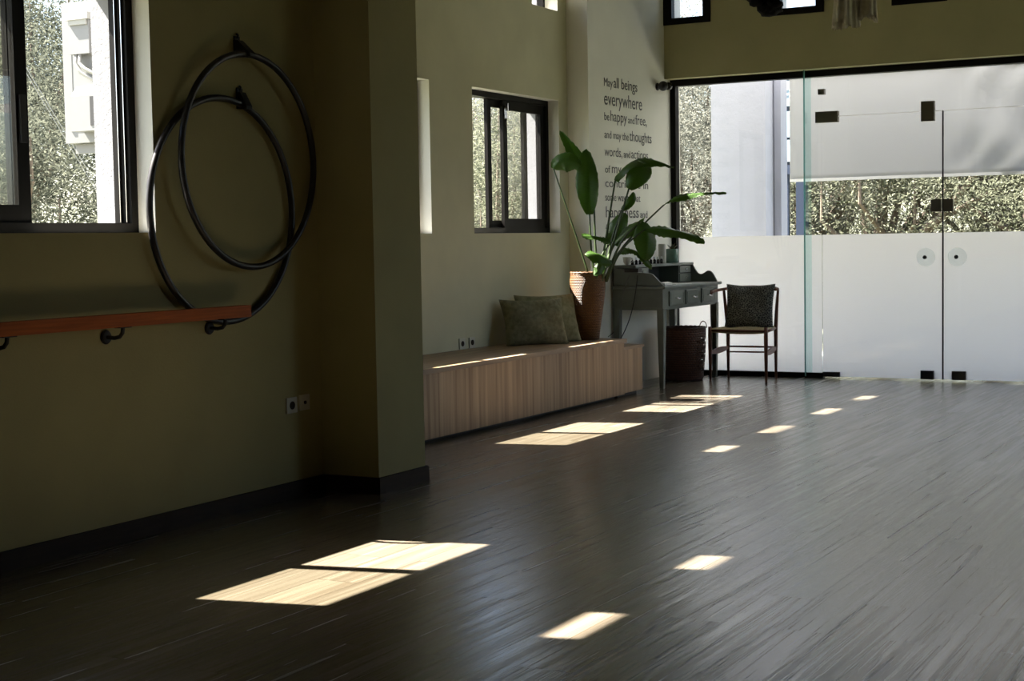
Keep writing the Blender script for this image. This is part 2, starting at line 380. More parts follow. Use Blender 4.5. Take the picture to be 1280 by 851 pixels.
# ------------------------------------------------------------------ room shell
XA, XB, XT, YB, YG = -4.77, -5.90, -5.70, 13.68, 13.86
H = 4.1; T = .35
XR, YF = 2.6, -3.2
struct('floor', boxes(((XB - .3, YF - .2, -.12), (XR + .2, 14.05, 0))), M['floor'])
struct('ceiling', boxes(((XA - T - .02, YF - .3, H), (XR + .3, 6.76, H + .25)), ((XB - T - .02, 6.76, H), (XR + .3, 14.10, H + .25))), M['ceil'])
SILL, HEAD = 1.37, 2.49
winA = [(4.04, 5.44, SILL, HEAD)]
upA = [(3.84, 4.29, 3.24, 3.86), (5.00, 5.36, 3.24, 3.86), (2.68, 3.13, 3.24, 3.86), (1.52, 1.97, 3.24, 3.86)]
winB = [(8.30, 9.72, SILL, HEAD), (10.35, 11.83, SILL, HEAD)]
upB = [(8.19, 8.58, 3.24, 3.86), (9.18, 9.69, 3.24, 3.86), (10.36, 10.84, 3.24, 3.86), (11.37, 11.84, 3.24, 3.86)]
M['reveal'] = pbr('white_reveal_plaster', (.62, .61, .55), .85, bump=.2, bscale=80, bdist=.003)
struct('wall_left', slab_with_holes(0, XA - .16, XA, YF, 6.78, 0, H, winA + upA), [M['olive'], M['reveal']])
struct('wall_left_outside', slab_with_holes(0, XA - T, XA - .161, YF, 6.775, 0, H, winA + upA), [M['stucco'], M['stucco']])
struct('wall_left_alcove', slab_with_holes(0, XB - .16, XB, 6.78, 12.0, 0, H, winB + upB), [M['alcove'], M['reveal']])
struct('wall_left_alcove_outside', slab_with_holes(0, XB - T, XB - .161, 6.76, 12.0, 0, H, winB + upB), [M['stucco'], M['stucco']])
struct('wall_left_return_outside', boxes(((XB - .16, 6.76, 0), (XA - T, 6.779, H))), M['stucco'])
struct('wall_left_pier', boxes(((XB, 6.78, 0), (XA, 7.16, H)), ((XA, 6.70, 0), (-4.42, 7.16, H))), M['olive'])
struct('wall_left_far', boxes(((XB - T, 12.0, 0), (XT, 14.05, H))), M['pale'], bevel=.02)
bu = [(-5.70 + .02, -5.25, 3.31, 3.93), (-4.62, -4.17, 3.31, 3.93), (-3.52, -3.08, 3.31, 3.93)]
struct('wall_back', slab_with_holes(1, YB, 14.05, XT, XR, 2.81, H, [(h[0] + .0, h[1], h[2], h[3]) for h in bu]), [M['sage'], M['reveal']])
struct('wall_back_end', boxes(((1.25, YB, 0), (XR, 14.05, 2.81))), M['sage'])
struct('wall_right', slab_with_holes(0, XR, XR + T, YF, 14.05, 0, H, [(10.5, 13.3, 1.0, 3.2)]), [M['dusk'], M['reveal']])
struct('wall_light_shield', boxes(((-.25, 7.4, 0), (XR, 7.55, H))), M['dusk'])  # unseen wall added to keep light from the right off the left wall
struct('wall_front', boxes(((XA - T, YF - .2, 0), (XR + T, YF, H))), M['dusk'])
struct('baseboard_left', boxes(((XA, YF, 0), (XA + .016, 6.70, .085))), M['base'], bevel=.003)
struct('baseboard_pier', boxes(((XA + .016, 6.684, 0), (-4.404, 6.70, .085)), ((-4.42, 6.70, 0), (-4.404, 7.176, .085)), ((-5.24, 7.16, 0), (-4.42, 7.176, .085))), M['base'])

def sash(parent, x0, x1, y0, y1, z0, z1, st=.06, rail=.06, glass='clear', handle=None):
    s = obj('sash', boxes(((x0, y0, z0), (x1, y0 + st, z1)), ((x0, y1 - st, z0), (x1, y1, z1)), ((x0, y0 + st, z0), (x1, y1 - st, z0 + rail)), ((x0, y0 + st, z1 - rail), (x1, y1 - st, z1))), M['black'], parent)
    xm = (x0 + x1) / 2
    obj('pane', boxes(((xm - .003, y0 + st, z0 + rail), (xm + .003, y1 - st, z1 - rail))), M[glass], s)
    return s
def frame_x(xw, y0, y1, z0, z1, w=.045, d0=.10, d1=.20):
    xa, xb = xw - d1, xw - d0
    return boxes(((xa, y0, z0), (xb, y0 + w, z1)), ((xa, y1 - w, z0), (xb, y1, z1)), ((xa, y0 + w, z0), (xb, y1 - w, z0 + w)), ((xa, y0 + w, z1 - w), (xb, y1 - w, z1)))
wn = [0]
def wname(): wn[0] += 1; return 'window_%d' % wn[0]
def slider(xw, y0, y1, outer, inner, glass='clear'):
    # sliding window: outer = (from, to) of the sash in the outer track, inner = the sash in the inner track
    t = thing(wname(), None, None, (0, 0, 0), kind='structure')
    z0, z1 = SILL, HEAD
    f = frame_x(xw, y0, y1, z0, z1)
    for xo in (.118, .155): box(f, (xw - xo - .003, y1 - .052, z0 + .045), (xw - xo, y1 - .045, z1 - .045))
    obj('frame', f, M['black'], t)
    obj('track', boxes(((xw - .121, y1 - .057, z0 + .05), (xw - .118, y1 - .052, z1 - .05)), ((xw - .158, y1 - .057, z0 + .05), (xw - .155, y1 - .052, z1 - .05))), M['chrome'], t)
    sash(t, xw - .190, xw - .160, outer[0], outer[1], z0 + .045, z1 - .045, glass=glass)
    s = sash(t, xw - .150, xw - .120, inner[0], inner[1], z0 + .045, z1 - .045, st=.068, rail=.075, glass=glass)
    return t
slider(XA, 4.04, 5.44, (4.08, 4.80), (4.085, 4.805), 'tinted')
slider(XB, 8.30, 9.72, (8.34, 9.06), (8.345, 9.07), 'tinted')
w = slider(XB, 10.35, 11.83, (10.87, 11.55), (11.06, 11.785))
obj('latch', boxes(((XB - .12, 11.075, 2.30), (XB - .10, 11.10, 2.40)), ((XB - .10, 11.08, 2.36), (XB - .085, 11.095, 2.42))), M['chrome'], w, bevel=.003)
obj('handle', boxes(((XA - .12, 4.75, 1.75), (XA - .105, 4.785, 1.95))), M['matblack'], bpy.data.objects['window_1'], bevel=.004)
for xw, hs in ((XA, upA), (XB, upB)):
    for (y0, y1, z0, z1) in hs:
        t = thing(wname(), None, None, kind='structure')
        obj('frame', frame_x(xw, y0, y1, z0, z1, .035, .12, .18), M['black'], t)
        obj('pane', boxes(((xw - .153, y0 + .035, z0 + .035), (xw - .147, y1 - .035, z1 - .035))), M['clear'], t)
for (x0, x1, z0, z1) in bu:
    t = thing(wname(), None, None, kind='structure')
    x0 -= .02; w = .085; y0, y1 = YB - .015, YB + .06
    obj('frame', boxes(((x0, y0, z0), (x0 + w, y1, z1)), ((x1 - w + .03, y0, z0), (x1 + .02, y1, z1)), ((x0 + w, y0, z0), (x1 - w + .03, y1, z0 + .06)), ((x0 + w, y0, z1 - .06), (x1 - w + .03, y1, z1))), M['black'], t, bevel=.008)
    obj('pane', boxes(((x0 + w, YB + .02, z0 + .06), (x1 - w + .03, YB + .026, z1 - .06))), M['clear'], t)
for y0, y1, z0, z1 in ((10.5, 13.3, 1.0, 3.2),):
    t = thing(wname(), None, None, kind='structure')
    obj('frame', frame_x(XR + .30, y0, y1, z0, z1), M['black'], t)
    obj('pane', boxes(((XR + .147, y0 + .045, z0 + .045), (XR + .153, y1 - .045, z1 - .045))), M['clear'], t)

# ------------------------------------------------------------------ glass wall at the back
FZ = 1.315
def glass_leaf(t, x0, x1, z0, z1, film=True):
    obj('glass_panel', boxes(((x0, YG - .005, z0), (x1, YG + .005, z1))), M['clear'], t)
    if film: obj('frosted_film', boxes(((x0 + .001, YG + .0055, z0 + .001), (x1 - .001, YG + .0065, FZ))), M['film'], t)
XF1 = 1.25
struct('trim_1', boxes(((XT, YG - .045, 2.752), (XF1, YG + .045, 2.81)), ((XT, YG - .045, 0), (XT + .052, YG + .045, 2.752)), ((XF1 - .05, YG - .045, 0), (XF1, YG + .045, 2.752))), M['black'], bevel=.002)
struct('trim_2', boxes(((XT + .052, YG - .03, 0), (-4.22, YG + .03, .045))), M['black'], bevel=.002)
t = thing(wname(), None, None, kind='structure'); glass_leaf(t, XT + .052, -4.235, .045, 2.752)
t = thing(wname(), None, None, kind='structure'); glass_leaf(t, -4.23, -2.05, 2.392, 2.752, False)
obj('patch_fitting', boxes(((-4.26, YG - .022, 2.59), (-4.20, YG + .022, 2.64))), M['steel'], t, bevel=.003)
t = thing(wname(), None, None, kind='structure'); glass_leaf(t, -2.045, XF1 - .05, .01, 2.752)
def door(n, x0, x1, hinge_left, parts):
    t = thing('door_%d' % n, None, None, kind='structure'); glass_leaf(t, x0, x1, .012, 2.386)
    for (a, b, c, d, mt) in parts:
        obj('patch_fitting', boxes(((a, YG - .024, c), (b, YG + .024, d))), M[mt], t, bevel=.004)
    return t
d1 = door(1, -4.232, -3.143, True, [(-4.285, -4.075, 2.335, 2.435, 'steel'), (-4.225, -4.07, .012, .055, 'matblack'), (-3.33, -3.215, .012, .088, 'matblack'), (-3.325, -3.21, 2.30, 2.475, 'steel'), (-3.235, -3.15, 1.50, 1.61, 'steel')])
d2 = door(2, -3.132, -2.05, False, [(-3.055, -2.935, .012, .09, 'steel'), (-3.128, -3.045, 1.50, 1.61, 'steel')])
for d, x in ((d1, -3.285), (d2, -3.01)):
    bm = bm_new(); pr = [(0, 0), (.078, 0), (.082, .004), (.078, .016), (.05, .03), (.02, .034), (0, .034)]
    lathe(bm, pr, (0, 0, 0), 32, False); bmesh.ops.rotate(bm, verts=bm.verts, cent=(0, 0, 0), matrix=Matrix.Rotation(PI / 2, 3, 'X')); bmesh.ops.translate(bm, verts=bm.verts, vec=(x, YG - .006, 1.10))
    h = obj('handle', bm, M['disc'], d, smooth=True)
    bm = bm_new(); lathe(bm, [(0, 0), (.016, 0), (.018, .02), (.012, .03), (0, .03)], (0, 0, 0), 20, False); bmesh.ops.rotate(bm, verts=bm.verts, cent=(0, 0, 0), matrix=Matrix.Rotation(PI / 2, 3, 'X')); bmesh.ops.translate(bm, verts=bm.verts, vec=(x, YG - .036, 1.10))
    obj('spindle', bm, M['matblack'], h, smooth=True)
for x0, x1 in ((-4.232, -3.143), (-3.132, -2.05)): obj('seal', boxes(((x0, YG - .006, 2.384), (x1, YG + .006, 2.3915))), M['film'], d1 if x0 < -4 else d2)
# dark brush seal down the meeting edge of the two leaves
obj('seal', boxes(((-3.1435, YG - .007, .012), (-3.1315, YG + .007, 2.386))), M['matblack'], d1)
t = thing(wname(), None, None, kind='structure')
xf = -4.335
obj('glass_fin', boxes(((xf - .006, YG - .19, .03), (xf + .006, YG - .006, 2.80))), M['fin'], t)
obj('glass_edge', boxes(((xf - .006, YG - .20, .03), (xf + .006, YG - .19, 2.80))), M['teal'], t)

# ------------------------------------------------------------------ hoops, barre, sockets, camera, lettering on the walls
def hoop(x, y, z, r, rr, label, hy, hz):
    t = thing('hula_hoop', label, 'hoop', (x, y, z), group='hoops on the olive wall')
    bm = bm_new(); n = 96
    tube(bm, [(0, r * math.sin(2 * PI * k / n), r * math.cos(2 * PI * k / n)) for k in range(n)], rr, 12, closed=True)
    obj('ring', bm, M['rubber'], t, smooth=True)
    return t
hoop(-4.742, 5.905, 1.475, .535, .0165, 'black hoop hanging lower and to the left, tucked behind the wooden barre', 0, 0)
hoop(-4.705, 6.07, 1.715, .515, .0165, 'black hoop hanging higher and to the right, from the topmost wall hook', 0, 0)
def hook(y, z, label, xh):
    t = thing('wall_hook', label, 'hook', (XA, y, z), group='wall hooks of the hoops')
    obj('wall_plate', boxes(((0, -.02, -.02), (.008, .02, .07))), M['matblack'], t, bevel=.003)
    bm = bm_new(); prism(bm, [(.0, -.03), (.0, .05), (.025, .05), (xh - XA + .035, -.018), (xh - XA + .035, -.034)], 1, -.022, .022)
    obj('strap', bm, M['matblack'], t, bevel=.003)
    bm = bm_new(); tube(bm, [(.004 + .009 * math.sin(a), 0, .072 + .009 * math.cos(a)) for a in [k * PI / 6 for k in range(7)]], .005, 8); obj('eyelet', bm, M['matblack'], t)
hook(6.06, 2.25, 'black triangular wall hook at the top, holding the higher hoop', -4.705)
hook(6.07, 2.00, 'black triangular wall hook inside the higher hoop, holding the lower hoop', -4.742)

t = thing('ballet_barre', 'orange-brown wooden barre fixed along the olive wall beneath the left window', 'barre', (-4.665, 5.95, .99))
bm = boxes(((-.028, -5.2, -.028), (.028, 0, .028))); obj('rail', bm, M['rail'], t, bevel=.012, seg=3)
for y in (4.43, 5.09, 5.79, 3.77, 3.11):
    b = bm_new(); yy = y - 5.95
    lathe(b, [(0, 0), (.03, 0), (.032, .006), (.026, .014), (0, .016)], (0, 0, 0), 20, False)
    bmesh.ops.rotate(b, verts=b.verts, cent=(0, 0, 0), matrix=Matrix.Rotation(PI / 2, 3, 'Y')); bmesh.ops.translate(b, verts=b.verts, vec=(-.105, yy, -.075))
    tube(b, [(-.10, yy, -.075), (-.05, yy + .0, -.078), (-.02, yy, -.072), (-.004, yy, -.055), (0, yy, -.03)], .009, 8)
    box(b, (-.018, yy - .035, -.033), (.018, yy + .035, -.028))
    obj('bracket', b, M['matblack'], t, smooth=False)

def socket(x, y, z, label, kind, group):
    t = thing('wall_socket', label, 'socket', (x, y, z), group=group)
    obj('cover_plate', boxes(((0, -.043, -.04), (.009, .043, .04))), M['plate'], t, bevel=.003)
    bm = bm_new()
    lathe(bm, [(0, 0), (.021, 0), (.021, .003), (0, .003)] if kind == 0 else [(0, 0), (.009, 0), (.009, .006), (0, .006)], (0, 0, 0), 20, False)
    bmesh.ops.rotate(bm, verts=bm.verts, cent=(0, 0, 0), matrix=Matrix.Rotation(PI / 2, 3, 'Y')); bmesh.ops.translate(bm, verts=bm.verts, vec=(.009, 0, 0))
    obj('outlet', bm, M['deskdark'] if kind else M['base'], t)
socket(XA, 6.425, .48, 'ivory wall socket low on the olive wall, left one of the pair', 0, 'sockets low on the olive wall')
socket(XA, 6.535, .485, 'ivory wall outlet with a small black centre, right one of the pair', 1, 'sockets low on the olive wall')
socket(XB, 10.12, .535, 'small white socket just above the bench top, left one', 0, 'sockets above the bench')
socket(XB, 10.27, .535, 'small white socket just above the bench top, right one nearer the cushions', 0, 'sockets above the bench')

t = thing('security_camera', 'small black round camera on the pale wall beside the top corner of the glass wall', 'camera', (XT, 13.5, 2.725))
bm = bm_new(); lathe(bm, [(0, 0), (.035, 0), (.035, .012), (.015, .02), (.015, .045), (0, .045)], (0, 0, 0), 20, False); bmesh.ops.rotate(bm, verts=bm.verts, cent=(0, 0, 0), matrix=Matrix.Rotation(PI / 2, 3, 'Y')); obj('mount', bm, M['matblack'], t, smooth=True)
bm = bm_new(); bmesh.ops.create_uvsphere(bm, u_segments=20, v_segments=12, radius=.046); bmesh.ops.translate(bm, verts=bm.verts, vec=(.075, -.03, 0)); hd = obj('head', bm, M['matblack'], t, smooth=True)
bm = bm_new(); bmesh.ops.create_uvsphere(bm, u_segments=20, v_segments=12, radius=.038); bmesh.ops.translate(bm, verts=bm.verts, vec=(.09, .06, .004)); obj('lens', bm, M['bottle'], t, smooth=True)

# lettering: each line a row of words of different sizes
M['ink'] = pbr('dark_grey_vinyl', (.06, .06, .06), .6)
quote = thing('wall_quote', 'dark grey vinyl quotation lettered down the pale wall behind the plant', 'lettering', (XT + .001, 12.31, 0))
def line(z, y_end, words):
    x = 0; objs = []
    for txt, s in words:
        c = bpy.data.curves.new('text_line', 'FONT'); c.body = txt; c.size = s * .70; c.extrude = .0005
        c.materials.append(M['ink'])
        o = bpy.data.objects.new('text_line', c); COL.objects.link(o); o.parent = quote
        bpy.context.view_layer.update()
        o.rotation_euler = (PI / 2, 0, PI / 2)
        wd = o.dimensions.x; objs.append((o, x, s)); x += wd + s * .16
    k = (y_end - 12.31) / (x - words[-1][1] * .16)
    for o, xx, s in objs:
        o.location = (.001, xx * k, z - .05); o.scale = (k, 1, 1)
    for o, xx, s in objs:
        me = bpy.data.meshes.new_from_object(o); q = bpy.data.objects.new('text_line', me); COL.objects.link(q); q.parent = quote
        q.location = o.location; q.rotation_euler = o.rotation_euler; q.scale = o.scale; bpy.data.objects.remove(o)
K_ = .68
line(2.69, 13.03, [('May', .15), ('all beings', .19)])
line(2.53, 13.13, [('everywhere', .24)])
line(2.395, 13.24, [('be', .14), ('happy', .19), ('and', .13), ('free,', .18)])
line(2.24, 13.35, [('and may the', .14), ('thoughts', .19)])
line(2.085, 13.26, [('words,', .17), ('and', .13), ('actions', .17)])
line(1.94, 13.20, [('of', .13), ('my own', .17), ('life', .15)])
line(1.815, 13.25, [('contribute in', .15)])
line(1.695, 13.07, [('some way to that', .14)])
line(1.55, 13.23, [('happiness', .20), ('and', .13)])
line(1.40, 13.30, [('freedom', .19), ('for all', .15)])

# ------------------------------------------------------------------ bench
t = thing('storage_bench', 'long oak-coloured storage bench running below the alcove windows', 'bench', (-5.57, 9.39, 0))
t2 = t.location
def rel(bm, o):
    bmesh.ops.translate(bm, verts=bm.verts, vec=-Vector(o.location)); return bm
obj('base_cabinet', rel(boxes(((XB + .003, 7.18, .03), (-5.215, 11.60, .455))), t), M['bench'], t, bevel=.002)
obj('plinth', rel(boxes(((XB + .003, 7.20, 0), (-5.30, 11.58, .03))), t), M['matblack'], t)
obj('bench_top', rel(boxes(((XB + .003, 7.18, .457), (-5.195, 11.615, .49))), t), M['benchtop'], t, bevel=.003)
t = thing('storage_bench', 'short lower oak-coloured box closing the far end of the long bench', 'bench', (-5.5, 11.83, 0))
obj('base_cabinet', rel(boxes(((XB + .003, 11.625, .03), (-5.25, 11.99, .39)), ((XT + .005, 11.98, .03), (-5.25, 12.05, .39))), t), M['bench'], t, bevel=.002)
obj('plinth', rel(boxes(((XT + .01, 11.64, 0), (-5.30, 12.03, .03))), t), M['matblack'], t)
obj('bench_top', rel(boxes(((XB + .003, 11.622, .392), (-5.235, 11.992, .415)), ((XT + .005, 11.98, .392), (-5.235, 12.06, .415))), t), M['benchtop'], t, bevel=.002)

# ------------------------------------------------------------------ cushions
def cushion(name, label, centre, wdir, lean, w, h, th, mat, group):
    # pillow: a grid pinched to a seam all round, corners drawn out
    t = bm_new(); n = 22
    wd = Vector((*wdir, 0)).normalized(); nrm = Vector((wd.y, -wd.x, 0))      # face towards the room
    up = (Vector((0, 0, 1)) * math.cos(lean) - nrm * math.sin(lean)).normalized(); fn = wd.cross(up).normalized()
    if fn.dot(nrm) < 0: fn = -fn
    random.seed(len(label))
    ph = [random.uniform(0, 6) for _ in range(6)]
    lay = {}
    for s in (1, -1):
        for i in range(n + 1):
            for j in range(n + 1):
                u = 2 * i / n - 1; v = 2 * j / n - 1
                pin = .07 * (1 - (1 - abs(u) ** 4) * 0) 
                uu = u * (1 - .07 * (1 - v * v) ** 1 * abs(u) ** 3); vv = v * (1 - .09 * (1 - u * u) * abs(v) ** 3)
                k = ((1 - u ** 4) * (1 - v ** 4)) ** .55
                wr = .010 * math.sin(5 * u + 3 * v + ph[0]) + .008 * math.sin(9 * v - 4 * u + ph[1])
                off = s * (th / 2) * k + wr * k * (1 if s > 0 else .5)
                edge = i in (0, n) or j in (0, n)
                key = (i, j) if edge else (i, j, s)
                if key not in lay:
                    lay[key] = t.verts.new(wd * uu * w / 2 + up * vv * h / 2 + fn * off)
    def V(i, j, s): return lay[(i, j)] if (i in (0, n) or j in (0, n)) else lay[(i, j, s)]
    for s in (1, -1):
        for i in range(n):
            for j in range(n): t.faces.new((V(i, j, s), V(i + 1, j, s), V(i + 1, j + 1, s), V(i, j + 1, s)))
    o = obj(name, t, mat, smooth=True); o.location = centre; tag(o, label, 'cushion', group); return o
cushion('cushion', 'pale olive cushion standing behind, half hidden next to the wicker pot', (-5.65, 11.08, .675), (.35, .48), .32, .55, .42, .13, M['olivefab2'], 'cushions on the bench')
cushion('cushion', 'darker olive cushion leaning in front on the bench', (-5.63, 10.80, .664), (.37, .45), .38, .54, .40, .14, M['olivefab'], 'cushions on the bench')

# ------------------------------------------------------------------ pot and plant
PC = Vector((-5.46, 11.43, .49))
pot = thing('wicker_planter', 'tall tapered golden wicker pot standing on the far end of the bench', 'pot', PC)
bm = bm_new()
prof = [(0, 0), (.085, 0), (.092, .01), (.10, .08), (.118, .2), (.136, .32), (.146, .42), (.147, .49), (.138, .53), (.142, .545), (.136, .55), (.128, .54), (.125, .50), (0, .49)]
lathe(bm, prof, (0, 0, 0), 48); obj('basket_wall', bm, M['wicker'], pot, smooth=True)
for zz, rr in ((.548, .136),):
    bm = bm_new(); tube(bm, [(rr * math.cos(2 * PI * k / 48), rr * math.sin(2 * PI * k / 48), zz + .003 * (-1) ** k) for k in range(48)], .008, 8, closed=True); obj('rim', bm, M['wicker'], pot, smooth=True)
plant = thing('bird_of_paradise_plant', 'large leafy green houseplant with long stalks growing from the wicker pot', 'plant', PC + Vector((0, 0, .49)))
D = 12.62
def leafmesh(base, mid, tip, w, droop_n=None, fold=.18, ripple=.012, seedv=0):
    # blade along a curved midrib, arched across, with a pointed tip and a slightly torn margin
    base, mid, tip = Vector(base), Vector(mid), Vector(tip)
    bm = bm_new(); lay = bm.loops.layers.uv.verify(); n = 22; m = 8; rows = []
    ctrl = mid * 2 - (base + tip) * .5
    for i in range(n + 1):
        s = i / n
        p = base * (1 - s) ** 2 + ctrl * 2 * s * (1 - s) + tip * s * s
        tg = ((ctrl - base) * 2 * (1 - s) + (tip - ctrl) * 2 * s).normalized()
        nn = droop_n if droop_n is not None else -FW
        nn = (nn - tg * nn.dot(tg)).normalized(); side = tg.cross(nn).normalized()
        prof = (math.sin(PI * min(1, s * .93 + .035)) ** .62) * (1 - .12 * s) if s < 1 else .02
        row = []
        for j in range(-m, m + 1):
            q = j / m; ww = w / 2 * prof * q
            rip = ripple * math.sin(s * 9 + seedv + q * 1.2) * q * q + .006 * math.sin(s * 60 + seedv) * abs(q) ** 3
            if abs(q) > .8: ww *= 1 - .018 * (1 + math.sin(s * 41 + seedv * 3 + (1 if q > 0 else 2)))
            row.append((bm.verts.new(p + side * ww - nn * (abs(ww) ** 1.3 * fold * 3) + nn * rip), (q, s)))
        rows.append(row)
    for i in range(n):
        for j in range(2 * m):
            a = (rows[i][j], rows[i][j + 1], rows[i + 1][j + 1], rows[i + 1][j])
            f = bm.faces.new([x[0] for x in a])
            for lp, x in zip(f.loops, a): lp[lay].uv = x[1]
    return bm
def P(px, py, dd=0): return dep(px, py, D + dd) - plant.location
def addleaf(stem, b, mi, ti, w, nrm=None, fold=.18, sv=0, dd=(0, 0, 0), r=.009):
    B = P(*b, dd[0]); Mi = P(*mi, dd[1]); Ti = P(*ti, dd[2])
    bm = leafmesh(B, Mi, Ti, w, nrm, fold, seedv=sv)
    lf = obj('leaf', bm, M['leaf'], plant, smooth=True)
    md = lf.modifiers.new('thick', 'SOLIDIFY'); md.thickness = .0015
    if stem:
        pts = [P(*s[:2], s[2] if len(s) > 2 else 0) for s in stem] + [B]
        # smooth
        sm = [pts[0]]
        for a, c in zip(pts, pts[1:]): sm += [a.lerp(c, .33), a.lerp(c, .67), c]
        for _ in range(2): sm = [sm[0]] + [(sm[i - 1] + sm[i] * 2 + sm[i + 1]) / 4 for i in range(1, len(sm) - 1)] + [sm[-1]]
        # midrib continues in the blade
        rr = [r * (1.25 - .5 * i / len(sm)) for i in range(len(sm))]
        bm = bm_new(); tube(bm, sm, rr, 8); obj('stem', bm, M['stem'], plant, smooth=True)
k = 1 / 153.0  # metres per pixel at the plant
side_n = (-FW * .9 + Vector((.3, -.2, .35))).normalized()
up_n = Vector((.1, -.5, .85)).normalized()
addleaf([(745, 352, 0), (739, 320, .0)], (737, 268), (735, 228), (733, 186), 31 * k, side_n, .25, 1, (0, 0, .05))
addleaf([(748, 352, .08), (744, 310, .1)], (742, 232), (722, 196), (700, 163), 20 * k, (-FW + Vector((.5, 0, .3))).normalized(), .35, 2, (.1, .12, .12))
addleaf([(738, 350, .0), (722, 300, .03)], (692, 211), (706, 200), (727, 207), 30 * k, (-FW * .95 + Vector((0, 0, .3))).normalized(), .4, 3, (.02, .0, -.02), r=.007)
addleaf([(750, 350, 0), (757, 300, -.05)], (769, 226), (798, 200), (842, 210), 25 * k, (-FW * .5 + Vector((0, 0, .9))).normalized(), .3, 4, (-.05, -.1, -.15))
addleaf([(752, 352, -.05), (768, 300, -.1)], (786, 236), (800, 214), (806, 203), 32 * k, side_n, .3, 5, (-.1, -.12, -.14))
addleaf([(756, 350, 0), (770, 318, 0), (800, 284, -.02)], (830, 256), (862, 243), (908, 242), 12 * k, (-FW * .55 + Vector((0, 0, .8))).normalized(), .4, 6, (-.05, -.1, -.15), r=.008)
addleaf([(758, 352, 0), (775, 310, -.05)], (806, 287), (842, 288), (881, 303), 21 * k, (-FW * .6 + Vector((0, 0, .75))).normalized(), .35, 7, (-.12, -.2, -.28))
addleaf([(756, 352, .0), (775, 300, -.05)], (800, 278), (808, 300), (806, 326), 32 * k, side_n, .35, 8, (-.1, -.12, -.1))
addleaf([(752, 352, .05), (756, 320, .07)], (760, 300), (772, 284), (782, 266), 24 * k, side_n, .4, 9, (.08, .1, .1))
addleaf([(752, 352, -.02), (758, 325, 0)], (768, 306), (782, 290), (806, 272), 22 * k, up_n, .25, 10, (0, .0, .0))
addleaf([(742, 350, -.08), (750, 320, -.1)], (764, 303), (746, 296), (727, 294), 13 * k, (-FW * .5 + Vector((0, 0, .85))).normalized(), .4, 11, (-.10, -.12, -.12), r=.006)
addleaf([(742, 346, -.1)], (765, 330), (748, 318), (731, 318), 22 * k, (-FW * .7 + Vector((0, 0, .75))).normalized(), .5, 12, (-.10, -.14, -.14), r=.005)
addleaf([(746, 348, -.1)], (750, 326), (750, 334), (742, 344), 15 * k, (-FW * .8 + Vector((.3, 0, .6))).normalized(), .5, 13, (-.1, -.15, -.16), r=.005)
addleaf([(756, 350, .0)], (772, 318), (792, 313), (815, 336), 15 * k, (-FW * .5 + Vector((0, 0, .85))).normalized(), .3, 14, (.0, -.05, -.05), r=.006)
addleaf([(754, 350, .05), (764, 300, .05)], (777, 262), (788, 252), (792, 240), 12 * k, side_n, .3, 15, (.05, .05, .05), r=.007)
bm = bm_new(); lathe(bm, [(0, -.012), (.12, -.012), (.12, .0), (.06, .014), (0, .016)], (0, 0, .012), 24, False); obj('soil', bm, M['base'], plant)

# ------------------------------------------------------------------ secretary desk
YD0, YD1, XD0, XD1 = 12.40, 13.74, -5.68, -5.20
desk = thing('secretary_desk', 'grey-green painted writing desk with small drawers standing against the pale wall', 'desk', (-5.44, 13.07, 0))
def dk(name, bm, mat='desk', parent=None, **kw): return obj(name, rel(bm, desk), M[mat], parent or desk, **kw)
for x, y in ((XD1 - .03, YD0 + .03), (XD1 - .03, YD1 - .03), (XD0 + .03, YD0 + .03), (XD0 + .03, YD1 - .03)):
    bm = bm_new()
    for (z, r) in ((0, .020), (.60, .030), (.69, .032)): pass
    ring = []
    for z, r in ((0, .019), (.55, .031), (.70, .032)):
        ring.append([bm.verts.new((x + sx * r, y + sy_ * r, z)) for sx, sy_ in ((-1, -1), (1, -1), (1, 1), (-1, 1))])
    for a, b in zip(ring, ring[1:]):
        for q in range(4): bm.faces.new((a[q], a[(q + 1) % 4], b[(q + 1) % 4], b[q]))
    bm.faces.new(ring[0][::-1]); bm.faces.new(ring[-1])
    dk('leg', bm, bevel=.004)
dk('apron', boxes(((XD0, YD0, .685), (XD1 - .004, YD1, .868))), bevel=.003)
dk('desk_top', boxes(((XD0, YD0 - .02, .868), (XD1 + .025, YD1 + .03, .895))), bevel=.006)
for i in range(3):
    ya = YD0 + .13 + i * .385; yb = ya + .33
    d = dk('drawer', boxes(((XD1 - .004, ya, .715), (XD1 + .010, yb, .845))), bevel=.004)
    fr = boxes(((XD1 + .010, ya + .02, .73), (XD1 + .013, yb - .02, .735)), ((XD1 + .010, ya + .02, .825), (XD1 + .013, yb - .02, .83)), ((XD1 + .010, ya + .02, .735), (XD1 + .013, ya + .025, .825)), ((XD1 + .010, yb - .025, .735), (XD1 + .013, yb - .02, .825)))
    dk('moulding', fr, 'desk', d)
    bm = bm_new(); ym = (ya + yb) / 2
    tube(bm, [(XD1 + .012, ym - .045, .785), (XD1 + .032, ym - .04, .78), (XD1 + .036, ym, .774), (XD1 + .032, ym + .04, .78), (XD1 + .012, ym + .045, .785)], .0045, 8)
    dk('handle', bm, 'chrome', d, smooth=True)
